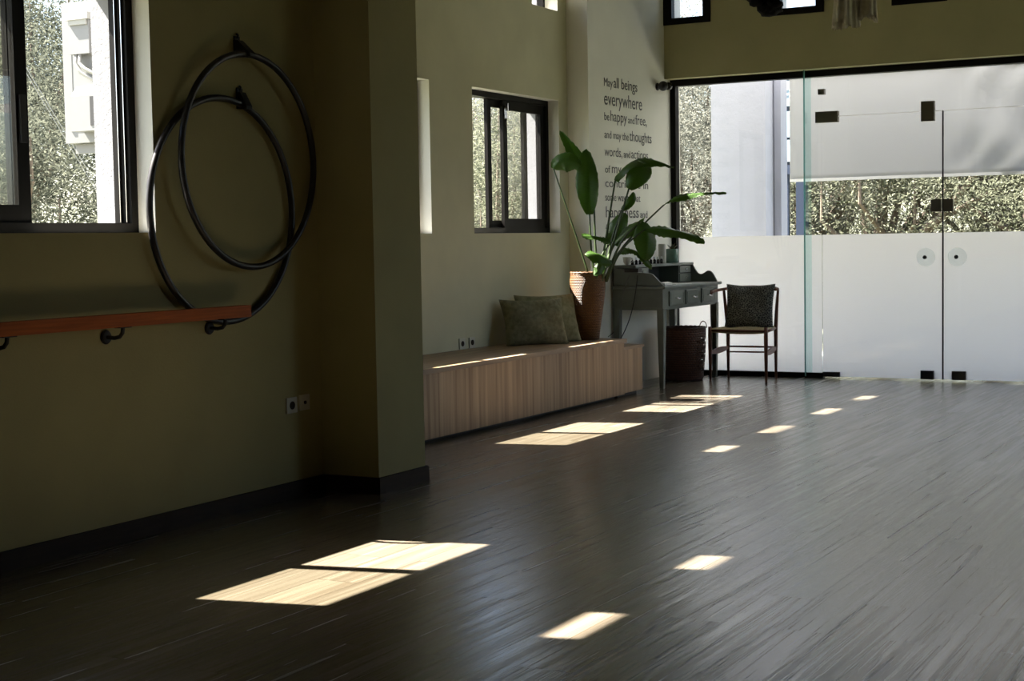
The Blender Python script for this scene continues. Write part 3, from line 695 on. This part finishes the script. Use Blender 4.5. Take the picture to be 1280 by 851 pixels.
# upper shelf unit at the back
HX = -5.47
dk('shelf_top', boxes(((XD0, YD0 - .01, 1.055), (HX + .02, YD1 + .01, 1.078))), bevel=.004)
dk('back_panel', boxes(((XD0, YD0, .896), (XD0 + .012, YD1, 1.055))), 'deskdark')
for y in (YD0 + .30, YD1 - .32): dk('divider', boxes(((XD0 + .012, y, .896), (HX, y + .014, 1.055))))
for ya, yb in ((YD0 + .02, YD0 + .30), (YD1 - .305, YD1 - .02)):
    for za, zb in ((.985, 1.05), (.90, .98)):
        d = dk('drawer', boxes(((XD0 + .02, ya + .004, za), (HX + .006, yb - .004, zb))), bevel=.003)
        bm = bm_new(); ym = (ya + yb) / 2; bmesh.ops.create_uvsphere(bm, u_segments=12, v_segments=8, radius=.010); bmesh.ops.translate(bm, verts=bm.verts, vec=(HX + .013, ym, (za + zb) / 2)); dk('knob', bm, 'chrome', d, smooth=True)
def swoop(y0, y1, mat):
    pts = [(XD0, .895), (XD0, 1.055), (HX + .02, 1.055)]
    for i in range(19):
        s = i / 18; x = HX + .02 + s * (XD1 - .01 - HX - .02)
        z = 1.055 + (.905 - 1.055) * s + (-.045 * math.sin(PI * min(1, s * 2.0)) if s < .5 else .05 * math.sin(PI * (s - .5) * 2))
        pts.append((x, z))
    pts.append((XD1 - .01, .895))
    bm = bm_new(); prism(bm, pts, 1, y0, y1); return dk('side_gallery', bm, mat, bevel=0)
swoop(YD1 - .02, YD1, 'desk')
bm = bm_new(); prism(bm, [(XD0, .895), (XD0, 1.055), (-5.60, 1.05), (-5.52, 1.015), (-5.40, 1.01), (-5.325, 1.005), (-5.30, .998), (-5.205, .905), (-5.20, .895)], 1, YD0 + .0, YD0 + .022); dk('side_gallery', bm, 'desk', bevel=.003)

# things on the desk
laptop = thing('notebook', 'pale open notebook lying on the near end of the desk top', 'book', (-5.30, 12.56, .8955), .12)
bm = bm_new(); prism(bm, [(-.085, 0), (.085, 0), (.08, .022), (.04, .030), (0, .020), (-.04, .030), (-.08, .022)], 1, -.12, .12); obj('pages', bm, M['paper'], laptop)
obj('cover', boxes(((-.09, -.125, -.0), (.09, .125, .003))), M['deskdark'], laptop)
o = obj('paper_sheet', boxes(((-.09, -.13, 0), (.09, .13, .004))), M['paper']); o.location = (-5.31, 12.95, .8955); o.rotation_euler = (0, 0, -.2); tag(o, 'white sheet of paper lying on the middle of the desk top', 'paper')
t = thing('power_strip', 'black power adapter lying on the near end of the upper shelf side', 'adapter', (-5.46, 12.385, 1.017))
# sits on the gallery's top edge, cables hang over the side
obj('body', boxes(((-.075, -.05, 0), (.055, .03, .032))), M['matblack'], t, bevel=.006)
def cable(label, pts, r, mat):
    bm = bm_new(); sm = [Vector(p) for p in pts]
    for _ in range(3):
        q = [sm[0]]
        for a, c in zip(sm, sm[1:]): q += [a.lerp(c, .25), a.lerp(c, .75)]
        sm = q + [sm[-1]]
    tube(bm, sm, r, 6)
    o = obj('power_cable', bm, mat, smooth=True); tag(o, label, 'cable', 'cables hanging beside the desk'); return o
cable('grey cable looping down from the desk side to behind the wicker pot', [at(787, 344, 1, 12.33), at(783, 352, 1, 12.32), at(777, 375, 1, 12.25), at(775, 398, 1, 12.2), at(768, 415, 1, 12.15), at(760, 421, 1, 12.12)], .004, pbr('grey_cable', (.12, .12, .12), .5))
cable('black cable hanging down in front of the desk side, right of the grey one', [at(797, 344, 1, 12.34), at(795, 362, 1, 12.33), at(791, 385, 1, 12.3), at(786, 402, 1, 12.25), at(779, 418, 1, 12.2), at(775, 424, 1, 12.2)], .004, M['matblack'])
# row of small bottles
b0 = None
for i in range(9):
    y = 12.50 + i * .082
    if b0 is None:
        b0 = thing('oil_bottle', '', 'bottle', (0, 0, 0), group='little bottles in a row on the desk shelf')
        bm = bm_new(); lathe(bm, [(0, 0), (.013, 0), (.014, .003), (.014, .032), (.007, .040), (.007, .045), (0, .045)], (0, 0, 0), 16, False); obj('glass_body', bm, M['bottle'], b0, smooth=True)
        bm = bm_new(); lathe(bm, [(0, .043), (.010, .043), (.010, .062), (.008, .064), (0, .064)], (0, 0, 0), 16, False); obj('cap', bm, M['whiteplastic'], b0)
        o = b0
    else:
        o = b0.copy(); COL.objects.link(o)
        for ch in list(b0.children):
            c = ch.copy(); COL.objects.link(c); c.parent = o
    o.location = (-5.53, y, 1.0785)
    o['label'] = 'small dark bottle with white cap in the row on the desk shelf'
t = thing('desk_plant', 'small potted plant in a green jar at the far end of the desk shelf', 'plant', (-5.55, 13.46, 1.0785))
bm = bm_new(); lathe(bm, [(0, 0), (.055, 0), (.062, .02), (.064, .13), (.058, .13), (.056, .03), (0, .02)], (0, 0, 0), 24, False); obj('jar', bm, M['greenglass'], t, smooth=True)
random.seed(3)
bm = bm_new()
for i in range(26):
    a = random.uniform(0, 2 * PI); e = random.uniform(.3, 1.3); L_ = random.uniform(.05, .12); w = .012
    dv = Vector((math.cos(a) * math.cos(e), math.sin(a) * math.cos(e), math.sin(e))); sd = Vector((-math.sin(a), math.cos(a), 0)) * w
    p0 = Vector((0, 0, .10)); p1 = p0 + dv * L_ * .6; p2 = p0 + dv * L_ + Vector((0, 0, -.02))
    v = [bm.verts.new(q) for q in (p0 - sd * .3, p0 + sd * .3, p1 + sd, p1 - sd, p2)]
    bm.faces.new((v[0], v[1], v[2], v[3])); bm.faces.new((v[3], v[2], v[4]))
obj('leaves', bm, pbr('brownish_leaves', (.12, .07, .03), .6, col2=(.05, .09, .03), nscale=40), t)
o_ = bm_new(); lathe(o_, [(0, 0), (.034, 0), (.036, .004), (.036, .17), (.030, .178), (0, .175)], (0, 0, 0), 24, False)
o = obj('candle', o_, M['candle'], smooth=True); o.location = (-5.57, 13.27, 1.0785); tag(o, 'pale pillar candle standing between the bottles and the small green jar', 'candle')
t = thing('teacup', 'small pale cup lying at the near end of the desk shelf behind the leaves', 'cup', (-5.55, 12.43, 1.0785))
bm = bm_new(); lathe(bm, [(0, 0), (.02, 0), (.034, .03), (.038, .07), (.035, .07), (.030, .03), (0, .008)], (0, 0, 0), 24, False); obj('bowl', bm, M['candle'], t, smooth=True)
bm = bm_new(); tube(bm, [(.036, 0, .055), (.055, 0, .05), (.056, 0, .03), (.033, 0, .02)], .004, 8); obj('handle', bm, M['candle'], t, smooth=True)

# ------------------------------------------------------------------ basket under the desk
bk = thing('wicker_basket', 'dark brown round wicker basket standing beneath the writing desk', 'basket', (-5.375, 13.27, 0))
def bprof(n, inner):
    out = []
    for q in range(n + 1):
        z = .02 + .46 * q / n; r = .185 + .029 * math.sin(z / .48 * 1.75); out.append((r - (.010 if inner else 0), z))
    return out
bm = bm_new(); lathe(bm, [(0, .004), (.18, .004)] + bprof(44, False) + bprof(44, True)[::-1] + [(0, .03)], (0, 0, 0), 80)
random.seed(21); kill = set()
for f in list(bm.faces):          # a stretch of openwork on the side towards the chair
    c = f.calc_center_median(); a = math.degrees(math.atan2(c.y, c.x)) % 360; q = (round(a / 4.5), round(c.z / .0105)); rr_ = math.hypot(c.x, c.y)
    if rr_ < .17 or not (.07 < c.z < .40): continue
    a2 = min(abs(a - 15), 360 - abs(a - 15))
    if a2 < 48:
        random.seed(q[0] * 131 + q[1]); 
        if random.random() < .26: kill.add(f)
bmesh.ops.delete(bm, geom=list(kill), context='FACES')
bmesh.ops.recalc_face_normals(bm, faces=bm.faces)
obj('basket_wall', bm, M['darkwicker'], bk, smooth=True)
bm = bm_new(); tube(bm, [(.205 * math.cos(2 * PI * q / 56), .205 * math.sin(2 * PI * q / 56), .482 + .003 * (-1) ** q) for q in range(56)], .011, 8, closed=True); obj('rim', bm, M['darkwicker'], bk, smooth=True)
for s in (1, -1):
    c = Vector((.88, .474, 0)) * .19 * s; tdir = Vector((.88, .474, 0))
    bm = bm_new(); tube(bm, [c + tdir * (.033 * math.cos(a)) + Vector((0, 0, .478 + .062 * math.sin(a))) for a in [PI * q / 12 for q in range(13)]], .0045, 8); obj('handle', bm, M['darkwicker'], bk, smooth=True)

# ------------------------------------------------------------------ chair
ch = thing('wooden_armchair', 'slim reddish-brown wooden chair with woven cord seat standing before the glass wall', 'chair', (-4.85, 13.5, 0))
def cp(name, bm, mat='walnut', **kw): return obj(name, rel(bm, ch), M[mat], ch, **kw)
FLp, FRp, BLp, BRp = (-5.11, 13.28), (-4.57, 13.26), (-5.10, 13.72), (-4.64, 13.74)
for (x, y) in (FLp, FRp):
    bm = bm_new(); tube(bm, [(x, y, 0), (x + .0, y, .20), (x, y, .40), (x, y, .495)], [.011, .0165, .019, .017], 12); cp('leg', bm, smooth=True)
for (x, y, tx) in ((*BLp, -5.15), (*BRp, -4.625)):
    bm = bm_new(); tube(bm, [(x, y, 0), (x, y, .22), (x, y, .46), (x + (tx - x) * .5, y + .01, .65), (tx, y + .03, .82)], [.011, .016, .019, .016, .012], 12); cp('leg', bm, smooth=True)
def bar(a, b, r, name='stretcher', mat='walnut'):
    bm = bm_new(); A, B = Vector(a), Vector(b); tube(bm, [A, A.lerp(B, .5), B], [r * .8, r, r * .8], 10); return cp(name, bm, mat, smooth=True)
bar((*BLp, .285), (*BRp, .285), .010); bar((*BLp, .235), (*BRp, .235), .009)
bar((*FLp, .46), (*FRp, .46), .013, 'seat_rail'); bar((*BLp, .46), (*BRp, .46), .013, 'seat_rail'); bar((*FLp, .46), (*BLp, .46), .013, 'seat_rail'); bar((*FRp, .46), (*BRp, .46), .013, 'seat_rail')
for a, b in ((FLp, BLp), (FRp, BRp)):   # flat wide side stretchers
    bm = bm_new(); A = Vector((*a, .255)); B = Vector((*b, .275)); ln = (B - A)
    vs = []
    for s in range(9):
        q = s / 8; p = A + ln * q; h_ = .012 + .016 * math.sin(PI * q)
        vs.append([bm.verts.new(p + Vector((dx * .008, 0, dz * h_))) for dx, dz in ((-1, -1), (1, -1), (1, 1), (-1, 1))])
    for u, v in zip(vs, vs[1:]):
        for q in range(4): bm.faces.new((u[q], u[(q + 1) % 4], v[(q + 1) % 4], v[q]))
    bm.faces.new(vs[0][::-1]); bm.faces.new(vs[-1]); cp('stretcher', bm, smooth=False)
# woven seat, sagging a little
bm = bm_new(); n = 28; g = {}
for s in (0, 1):
    for i in range(n + 1):
        for j in range(n + 1):
            u, v = i / n, j / n
            a = Vector((*FLp, 0)).lerp(Vector((*FRp, 0)), u); b = Vector((*BLp, 0)).lerp(Vector((*BRp, 0)), u); p = a.lerp(b, v)
            sag = .022 * (1 - (2 * u - 1) ** 2) * (1 - (2 * v - 1) ** 2)
            z = (.482 if s else .440) - sag + .0025 * (math.sin(i * 3.3) if min(v, 1 - v) < min(u, 1 - u) else math.sin(j * 3.3))
            if i in (0, n) or j in (0, n): z = .461 + (.012 if s else -.012)
            g[i, j, s] = bm.verts.new((p.x, p.y, z))
for s in (0, 1):
    for i in range(n):
        for j in range(n): bm.faces.new((g[i, j, s], g[i + 1, j, s], g[i + 1, j + 1, s], g[i, j + 1, s]))
for i in range(n):
    for a, b in (((i, 0), (i + 1, 0)), ((i, n), (i + 1, n)), ((0, i), (0, i + 1)), ((n, i), (n, i + 1))):
        bm.faces.new((g[(*a, 0)], g[(*b, 0)], g[(*b, 1)], g[(*a, 1)]))
cp('seat', bm, 'seatcord', smooth=True)
# bowed top rail whose left end reaches forward as an arm
bm = bm_new(); pts = [(-5.20, 13.50, .80), (-5.195, 13.56, .803), (-5.175, 13.66, .815), (-5.13, 13.76, .825), (-5.0, 13.79, .835), (-4.88, 13.795, .838), (-4.76, 13.79, .835), (-4.65, 13.775, .83), (-4.605, 13.70, .825), (-4.60, 13.62, .82)]
tube(bm, pts, [.021, .016, .014, .014, .017, .018, .017, .014, .013, .012], 12); cp('back_rail', bm, smooth=True)
c = cushion('cushion', 'square black and grey patterned cushion leaning on the chair back', (-4.85, 13.625, .668), (1, .04), .20, .47, .42, .13, M['dotfab'], None)

# ------------------------------------------------------------------ hanging things high up
t = thing('hanging_cloth', 'cream gathered cloth with a frayed hem hanging high in front of the back wall', 'cloth', (-2.83, 10.0, 0))
def drape(name, r0, r1, z0, z1, nf, amp, mat, parent, c=(0, 0), seed=1, frayed=.01):
    random.seed(seed); bm = bm_new(); seg = 96; rows = 16; R_ = []
    ph = random.uniform(0, 6)
    for i in range(rows + 1):
        s = i / rows; z = z1 + (z0 - z1) * s; r = r0 + (r1 - r0) * s ** .7; row = []
        for k2 in range(seg):
            a = 2 * PI * k2 / seg
            rr = r * (1 + amp * s ** .5 * math.sin(nf * a + ph + 1.2 * math.sin(2 * a)) + .05 * math.sin(3 * a + ph))
            zz = z + (random.uniform(-frayed, frayed) if i == rows else 0) + (.02 * math.sin(2 * a + ph) * s)
            row.append(bm.verts.new((c[0] + rr * math.cos(a), c[1] + rr * math.sin(a), zz)))
        R_.append(row)
    for i in range(rows):
        for k2 in range(seg): bm.faces.new((R_[i][k2], R_[i][(k2 + 1) % seg], R_[i + 1][(k2 + 1) % seg], R_[i + 1][k2]))
    o = obj(name, bm, mat, parent, smooth=True); m = o.modifiers.new('s', 'SOLIDIFY'); m.thickness = .004; return o
drape('skirt', .03, .085, 2.665, 3.25, 9, .12, M['cream'], t, (-.055, -.01), 2)
drape('skirt', .025, .062, 2.705, 3.25, 7, .14, M['cream'], t, (.07, .05), 5)
bm = bm_new(); tube(bm, [(0, 0, 3.22), (0, 0, H)], .008, 8); obj('rope', bm, M['cream'], t)
t = thing('hanging_cloth', 'black ruffled bundle of cloth hanging high, left of the cream cloth', 'cloth', (-3.42, 10.0, 0))
def ruffle(parent):
    random.seed(11)
    for i in range(34):
        a = random.uniform(0, 2 * PI); hh = random.uniform(0, 1) ** 1.4; r = random.uniform(.02, .13) * (1 if hh > .25 else .5 + hh)
        bm = bm_new(); bmesh.ops.create_icosphere(bm, subdivisions=2, radius=random.uniform(.045, .07))
        for v in bm.verts: v.co *= 1 + random.uniform(-.25, .25)
        bmesh.ops.scale(bm, vec=(1.2, 1.2, .8), verts=bm.verts)
        bmesh.ops.translate(bm, verts=bm.verts, vec=(r * math.cos(a) + (.12 * (hh > .3) * random.random()), r * math.sin(a), 2.83 + hh * .36))
        if i % 3 == 0: bmesh.ops.translate(bm, verts=bm.verts, vec=(.13, .06, .06))
        yield bm
allb = bm_new()
for b in ruffle(t):
    me = bpy.data.meshes.new('tmp'); b.to_mesh(me); allb.from_mesh(me); b.free(); bpy.data.meshes.remove(me)
obj('ruffles', allb, M['feather'], t, smooth=True)
bm = bm_new(); tube(bm, [(0, 0, 3.1), (0, 0, H)], .008, 8); obj('rope', bm, M['matblack'], t)

# ------------------------------------------------------------------ outside
gz = -.14
struct('ground', boxes(((-60, -30, gz - .3), (40, 70, gz - .02))), M['ground'])
struct('terrace', boxes(((-6.6, 14.05, gz - .02), (6, 17.2, -.02))), M['terrace'], bevel=.01)
# white pier; unseen veranda roof widened to shade it, translucent to spread sun
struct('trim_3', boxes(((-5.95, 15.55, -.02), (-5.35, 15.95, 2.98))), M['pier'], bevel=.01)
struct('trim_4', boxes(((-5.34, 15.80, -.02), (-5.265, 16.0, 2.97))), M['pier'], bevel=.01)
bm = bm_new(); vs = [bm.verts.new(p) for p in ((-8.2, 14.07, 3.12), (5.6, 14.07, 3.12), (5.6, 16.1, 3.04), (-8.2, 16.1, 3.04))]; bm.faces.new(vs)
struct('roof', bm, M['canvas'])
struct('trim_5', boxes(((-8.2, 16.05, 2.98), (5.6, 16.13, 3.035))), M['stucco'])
bl = thing('roller_blind', 'wide white fabric blind lowered halfway outside the glass doors', 'blind', (-2, 15.6, 1.9))
bm = bm_new(); nx, nz = 120, 24; vs = {}
for i in range(nx + 1):
    for j in range(nz + 1):
        x = -5.10 + 8.3 * i / nx; z = 1.90 + 1.08 * j / nz; am = max(0, min(1, (x + 3.55) / .4)) * max(0, min(1, (-.5 - x) / 1))
        y = 15.6 + .004 * math.sin(x * 9) + am * (.040 * math.sin(7 * x + 6 * z) * math.cos(3 * z - 2 * x) + .028 * math.sin(15 * x - 11 * z + 1.5 * math.sin(5 * z)))
        vs[i, j] = bm.verts.new((x + 2, y - 15.6, z - 1.9))
for i in range(nx):
    for j in range(nz): bm.faces.new((vs[i, j], vs[i + 1, j], vs[i + 1, j + 1], vs[i, j + 1]))
o = obj('fabric', bm, M['blind'], bl, smooth=True); m = o.modifiers.new('s', 'SOLIDIFY'); m.thickness = .003
obj('bottom_bar', boxes(((-3.1, -.012, -.03), (5.2, .012, .0))), M['whiteplastic'], bl, bevel=.005)
bm = bm_new(); tube(bm, [(-3.12, .0, 1.075), (5.22, 0, 1.075)], .04, 14); obj('roller', bm, M['whiteplastic'], bl, smooth=True)
o = thing('navy_post', 'dark blue square post standing outside behind the white blind', 'post', (-5.42, 17.0, gz))
obj('shaft', boxes(((-.055, -.055, 0), (.055, .055, 3.4))), M['navy'], o, bevel=.004); obj('base_plate', boxes(((-.12, -.12, -.02), (.12, .12, .012))), M['navy'], o)
sg = thing('sign_board', 'blue-grey sign board standing outside between the white pier and the blind', 'sign', (-5.93, 18.0, gz))
obj('post', boxes(((-.03, -.03, -.02), (.03, .03, 3.4))), M['navy'], sg)
for za, zb, mm in ((2.05 - gz, 2.16 - gz, 'navy'), (2.20 - gz, 2.46 - gz, 'signblue'), (2.49 - gz, 2.80 - gz, 'signblue'), (2.86 - gz, 3.16 - gz, 'signblue')):
    obj('panel', boxes(((-.20, -.05, za), (.30, -.03, zb))), M[mm], sg)
c = bpy.data.curves.new('lettering', 'FONT'); c.body = 'Fi'; c.size = .22; c.extrude = .002; c.materials.append(M['whiteplastic'])
lo = bpy.data.objects.new('lettering', c); COL.objects.link(lo); lo.parent = sg; bpy.context.view_layer.update(); me = bpy.data.meshes.new_from_object(lo); bpy.data.objects.remove(lo)
lo = bpy.data.objects.new('lettering', me); COL.objects.link(lo); lo.parent = sg; lo.location = (-.06, -.054, 2.92 - gz); lo.rotation_euler = (PI / 2, 0, 0)

# air conditioner on the outside of the alcove wall
ac = thing('air_conditioner', 'white outdoor air conditioner unit seen from its side through the left window', 'air conditioner', (-6.62, 7.45, 1.94))
AX0, AX1, AY0, AY1, AH = -.22, .17, -.43, .43, .84
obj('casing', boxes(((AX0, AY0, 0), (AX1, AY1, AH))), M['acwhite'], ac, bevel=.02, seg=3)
obj('side_panel', boxes(((AX0 + .05, AY0 - .006, .07), (AX0 + .075, AY0, .60)), ((AX0 + .075, AY0 - .004, .08), (AX1 - .03, AY0, .59))), M['acwhite'], ac, bevel=.002)
tb = obj('terminal_cover', boxes(((AX0 + .11, AY0 - .06, .52), (AX0 + .27, AY0, .72))), M['acwhite'], ac, bevel=.008)
obj('cover_lid', boxes(((AX0 + .10, AY0 - .08, .72), (AX0 + .28, AY0, .76)), ((AX0 + .12, AY0 - .072, .69), (AX0 + .26, AY0 - .06, .72))), M['conduit'], tb, bevel=.008)
for q, dx in enumerate((0, .03)):
    bm = bm_new(); p0 = Vector((AX0 + .15 + dx, AY0 - .04, .53)); tube(bm, [p0, p0 + Vector((.0, -.01, -.06)), p0 + Vector((.04, -.01, -.12 + q * .02)), p0 + Vector((.12, .02, -.17 + q * .03)), p0 + Vector((.22, .04, -.19 + q * .03))], .012, 10); obj('cable', bm, M['conduit'], ac, smooth=True)
bm = bm_new(); prism(bm, [(AY0, .06), (AY0 - .10, .06), (AY0 - .10, .27), (AY0 - .05, .33), (AY0, .34)], 0, AX0 + .15, AX0 + .34); vc = obj('valve_cover', bm, M['acwhite'], ac, bevel=.008)
obj('valve_opening', boxes(((AX0 + .30, AY0 - .103, .09), (AX0 + .342, AY0 - .03, .26))), M['matblack'], vc)
obj('label_sticker', boxes(((AX0 + .24, AY0 - .008, .36), (AX0 + .31, AY0 - .004, .43))), M['sticker'], ac)
bm = bm_new()
for rr in (.08, .14, .20, .26, .32): tube(bm, [(AX0 - .01, rr * math.cos(2 * PI * q / 40), .42 + rr * math.sin(2 * PI * q / 40)) for q in range(40)], .005, 6, closed=True)
for q in range(8):
    a = 2 * PI * q / 8; tube(bm, [(AX0 - .01, .05 * math.cos(a), .42 + .05 * math.sin(a)), (AX0 - .01, .32 * math.cos(a), .42 + .32 * math.sin(a))], .005, 6)
obj('fan_grille', bm, M['acwhite'], ac)
for yy in (AY0 + .08, AY1 - .08): obj('bracket', boxes(((AX0 + .02, yy - .02, -.06), (AX1 + .20, yy + .02, -.005)), ((AX1 + .16, yy - .02, -.35), (AX1 + .20, yy + .02, -.06))), M['acwhite'], ac, bevel=.003)
# thin stay wires crossing behind the left window
for i, (a, b) in enumerate((((38, 100, 0, -8.9), (148, 285, 0, -8.3)), ((42, 100, 0, -9.0), (153, 285, 0, -8.35)))):
    A = at(*a); B = at(*b); dv = (B - A); E_ = B + dv * ((gz - B.z) / dv.z); S_ = A - dv * .6
    bm = bm_new(); tube(bm, [S_, E_], .0025, 6); o = obj('stay_wire', bm, M['conduit']); tag(o, ('left' if i == 0 else 'right') + ' strand of the pale stay wires slanting down outside the left window', 'wire', 'stay wires outside the window')

# ------------------------------------------------------------------ trees
def tree_crown(seed, R_, Hc, nl, ls, cz):
    random.seed(seed); bm = bm_new()
    blobs = [(Vector((random.gauss(0, .42) * R_, random.gauss(0, .42) * R_, cz + random.uniform(-.55, .5) * Hc)), random.uniform(.3, .6) * R_) for _ in range(22)]
    for i in range(nl):
        c, r = random.choice(blobs); d = Vector((random.gauss(0, 1), random.gauss(0, 1), random.gauss(0, 1))).normalized()
        p = c + d * r * random.uniform(.55, 1.05) ** .6
        a = Vector((random.gauss(0, 1), random.gauss(0, 1), random.gauss(0, .7))).normalized(); b = a.cross(Vector((random.gauss(0, 1), random.gauss(0, 1), random.gauss(0, 1)))).normalized()
        l = ls * random.uniform(.6, 1.4)
        v = [bm.verts.new(p + q) for q in (-a * l, b * l * .32, a * l, -b * l * .32)]
        bm.faces.new(v)
    me = bpy.data.meshes.new('crown'); bm.to_mesh(me); bm.free(); return me, blobs
def tree_trunk(seed, blobs, zb):
    random.seed(seed + 50); bm = bm_new(); top = Vector((random.uniform(-.15, .15), random.uniform(-.15, .15), zb))
    tube(bm, [(0, 0, -.1), (.05, .03, zb * .5), top], [.13, .10, .08], 8)
    for c, r in blobs[:14]:
        m_ = top.lerp(c, .5) + Vector((random.uniform(-.15, .15), random.uniform(-.15, .15), .12)); tube(bm, [top, m_, c, c + Vector((0, 0, r * .7))], [.06, .035, .018, .006], 6)
    me = bpy.data.meshes.new('trunk'); bm.to_mesh(me); bm.free(); return me
M['shadefol'] = mat_fol('shade_darkened_leaves', (.05, .056, .042), (.145, .15, .115))  # tree leaves recoloured darker, standing for shade on the leftmost, backlit trees
kinds = []
for s, (R_, Hc, nl, ls, cz, zb, mi) in enumerate(((1.5, 2.5, 46000, .023, 2.1, .9, 0), (1.65, 2.9, 50000, .023, 2.6, 1.1, 0), (1.35, 2.0, 46000, .021, 1.6, .6, 1))):
    cm, bl_ = tree_crown(s + 1, R_, Hc, nl, ls, cz); tm = tree_trunk(s + 1, bl_, zb)
    cm.materials.append(M['fol'][mi]); tm.materials.append(M['trunk']); kinds.append((cm, tm))
where = ['outside the left window', 'beyond the alcove window', 'beyond the glass wall']
spots = [(-11.3, 10.6, 2, 1.15, 0, 'nearest green shrub outside the left window, low beside the white wall'), (-13.5, 12.8, 1, 1.12, .5, 'tall grey-green tree filling the left window beside the air conditioner'),
         (-12.6, 15.0, 0, 1.2, 2.5, 'grey-green tree outside the left window, hidden mostly by the white wall'), (-15.5, 14.2, 1, 1.2, 1.5, 'tallest tree at the back of the left window view'),
         (-10.9, 20.4, 0, 1.15, 1, 'grey-green tree seen through the left half of the alcove window'), (-12.8, 22.6, 1, 1.0, 2, 'taller tree behind in the alcove window view'), (-9.9, 18.6, 2, 1.1, 3, 'low leafy shrub at the right of the alcove window view'),
         (-14.0, 19.0, 0, 1.25, 4, 'grey-green tree farther left beyond the alcove windows'),
         (-8.6, 21.2, 1, 1.05, .3, 'tree seen in the clear strip left of the white pier'), (-6.7, 20.8, 0, 1.0, 5, 'olive tree behind the navy post and the sign board'),
         (-5.3, 20.4, 2, 1.3, 2.2, 'bushy shrub seen below the blind, right of the green glass edge'), (-4.2, 21.2, 0, 1.0, 4.1, 'olive tree seen below the blind above the left door leaf'),
         (-3.1, 20.6, 2, 1.3, .9, 'bushy shrub seen below the blind above the door meeting edge'), (-1.6, 21.3, 0, 1.0, 3.3, 'olive tree seen below the blind at the right border'),
         (-7.4, 24.0, 1, 1.1, 1.1, 'back-row tree behind the white pier'), (-4.6, 24.5, 1, 1.1, 2.4, 'back-row tree behind the left door leaf'), (-2.0, 24.6, 1, 1.1, 3.9, 'back-row tree behind the right door leaf'), (-10.2, 24.8, 1, 1.15, 5.5, 'back-row tree between the alcove window and glass wall views'),
         (.8, 21.5, 0, 1.0, 5.2, 'olive tree beyond the right door leaf')]
for i, (x, y, kd, s_, rz, lab) in enumerate(spots):
    t = thing('olive_tree' if kd < 2 else 'garden_shrub', lab, 'tree' if kd < 2 else 'shrub', (x, y, gz - .02), rz, 'trees outside'); t.scale = (s_, s_, s_)
    for nm, me in zip(('crown', 'trunk'), kinds[kd]):
        o = bpy.data.objects.new(nm, me); COL.objects.link(o); o.parent = t
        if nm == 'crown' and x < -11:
            o.material_slots[0].link = 'OBJECT'; o.material_slots[0].material = M['shadefol']
# scrub slope behind the trees
bm = bm_new(); n = 60; vs = {}
random.seed(5)
for i in range(n + 1):
    for j in range(13):
        a = PI * (.35 + .85 * i / n); r = 29 + j * 1.6; h_ = max(0, (j / 12)) * 3.2 + .5 * math.sin(i * .9 + j) * (j > 0) + random.uniform(-.15, .15)
        vs[i, j] = bm.verts.new((-2 + r * math.cos(a), 2 + r * math.sin(a), gz - .03 + h_))
for i in range(n):
    for j in range(12): bm.faces.new((vs[i, j], vs[i + 1, j], vs[i + 1, j + 1], vs[i, j + 1]))
struct('hill', bm, M['hill'], smooth=True)

# ------------------------------------------------------------------ light
W = bpy.data.worlds.new('world'); sc.world = W; W.use_nodes = True; nt = W.node_tree; nt.nodes.clear()
sky = nt.nodes.new('ShaderNodeTexSky'); sky.sky_type = 'NISHITA'; sky.sun_disc = False
sky.sun_elevation = math.radians(52); sky.air_density = 1; sky.dust_density = 2.0; sky.ozone_density = 1
SUN_D = Vector((1, .22, -1.32)).normalized()
az = math.atan2(-SUN_D.x, -SUN_D.y); sky.sun_rotation = az
bg = nt.nodes.new('ShaderNodeBackground'); bg.inputs['Strength'].default_value = .32
wo = nt.nodes.new('ShaderNodeOutputWorld'); nt.links.new(sky.outputs[0], bg.inputs[0]); nt.links.new(bg.outputs[0], wo.inputs[0])
sl = bpy.data.lights.new('sun', 'SUN'); sl.energy = 34.0; sl.angle = math.radians(.53); sl.color = (1, .95, .86)
so = bpy.data.objects.new('sun', sl); COL.objects.link(so); so.rotation_mode = 'QUATERNION'; so.rotation_quaternion = SUN_D.to_track_quat('-Z', 'Y'); so.location = (-20, -5, 25)

sc.view_settings.view_transform = 'Standard'; sc.view_settings.look = 'None'; sc.view_settings.gamma = 1; sc.view_settings.use_curve_mapping = False
sc.view_settings.exposure = 0.9
sc.cycles.max_bounces = 14; sc.cycles.diffuse_bounces = 7; sc.cycles.glossy_bounces = 5; sc.cycles.transparent_max_bounces = 32; sc.cycles.transmission_bounces = 8
sc.cycles.caustics_reflective = False; sc.cycles.caustics_refractive = False; sc.cycles.sample_clamp_indirect = 6
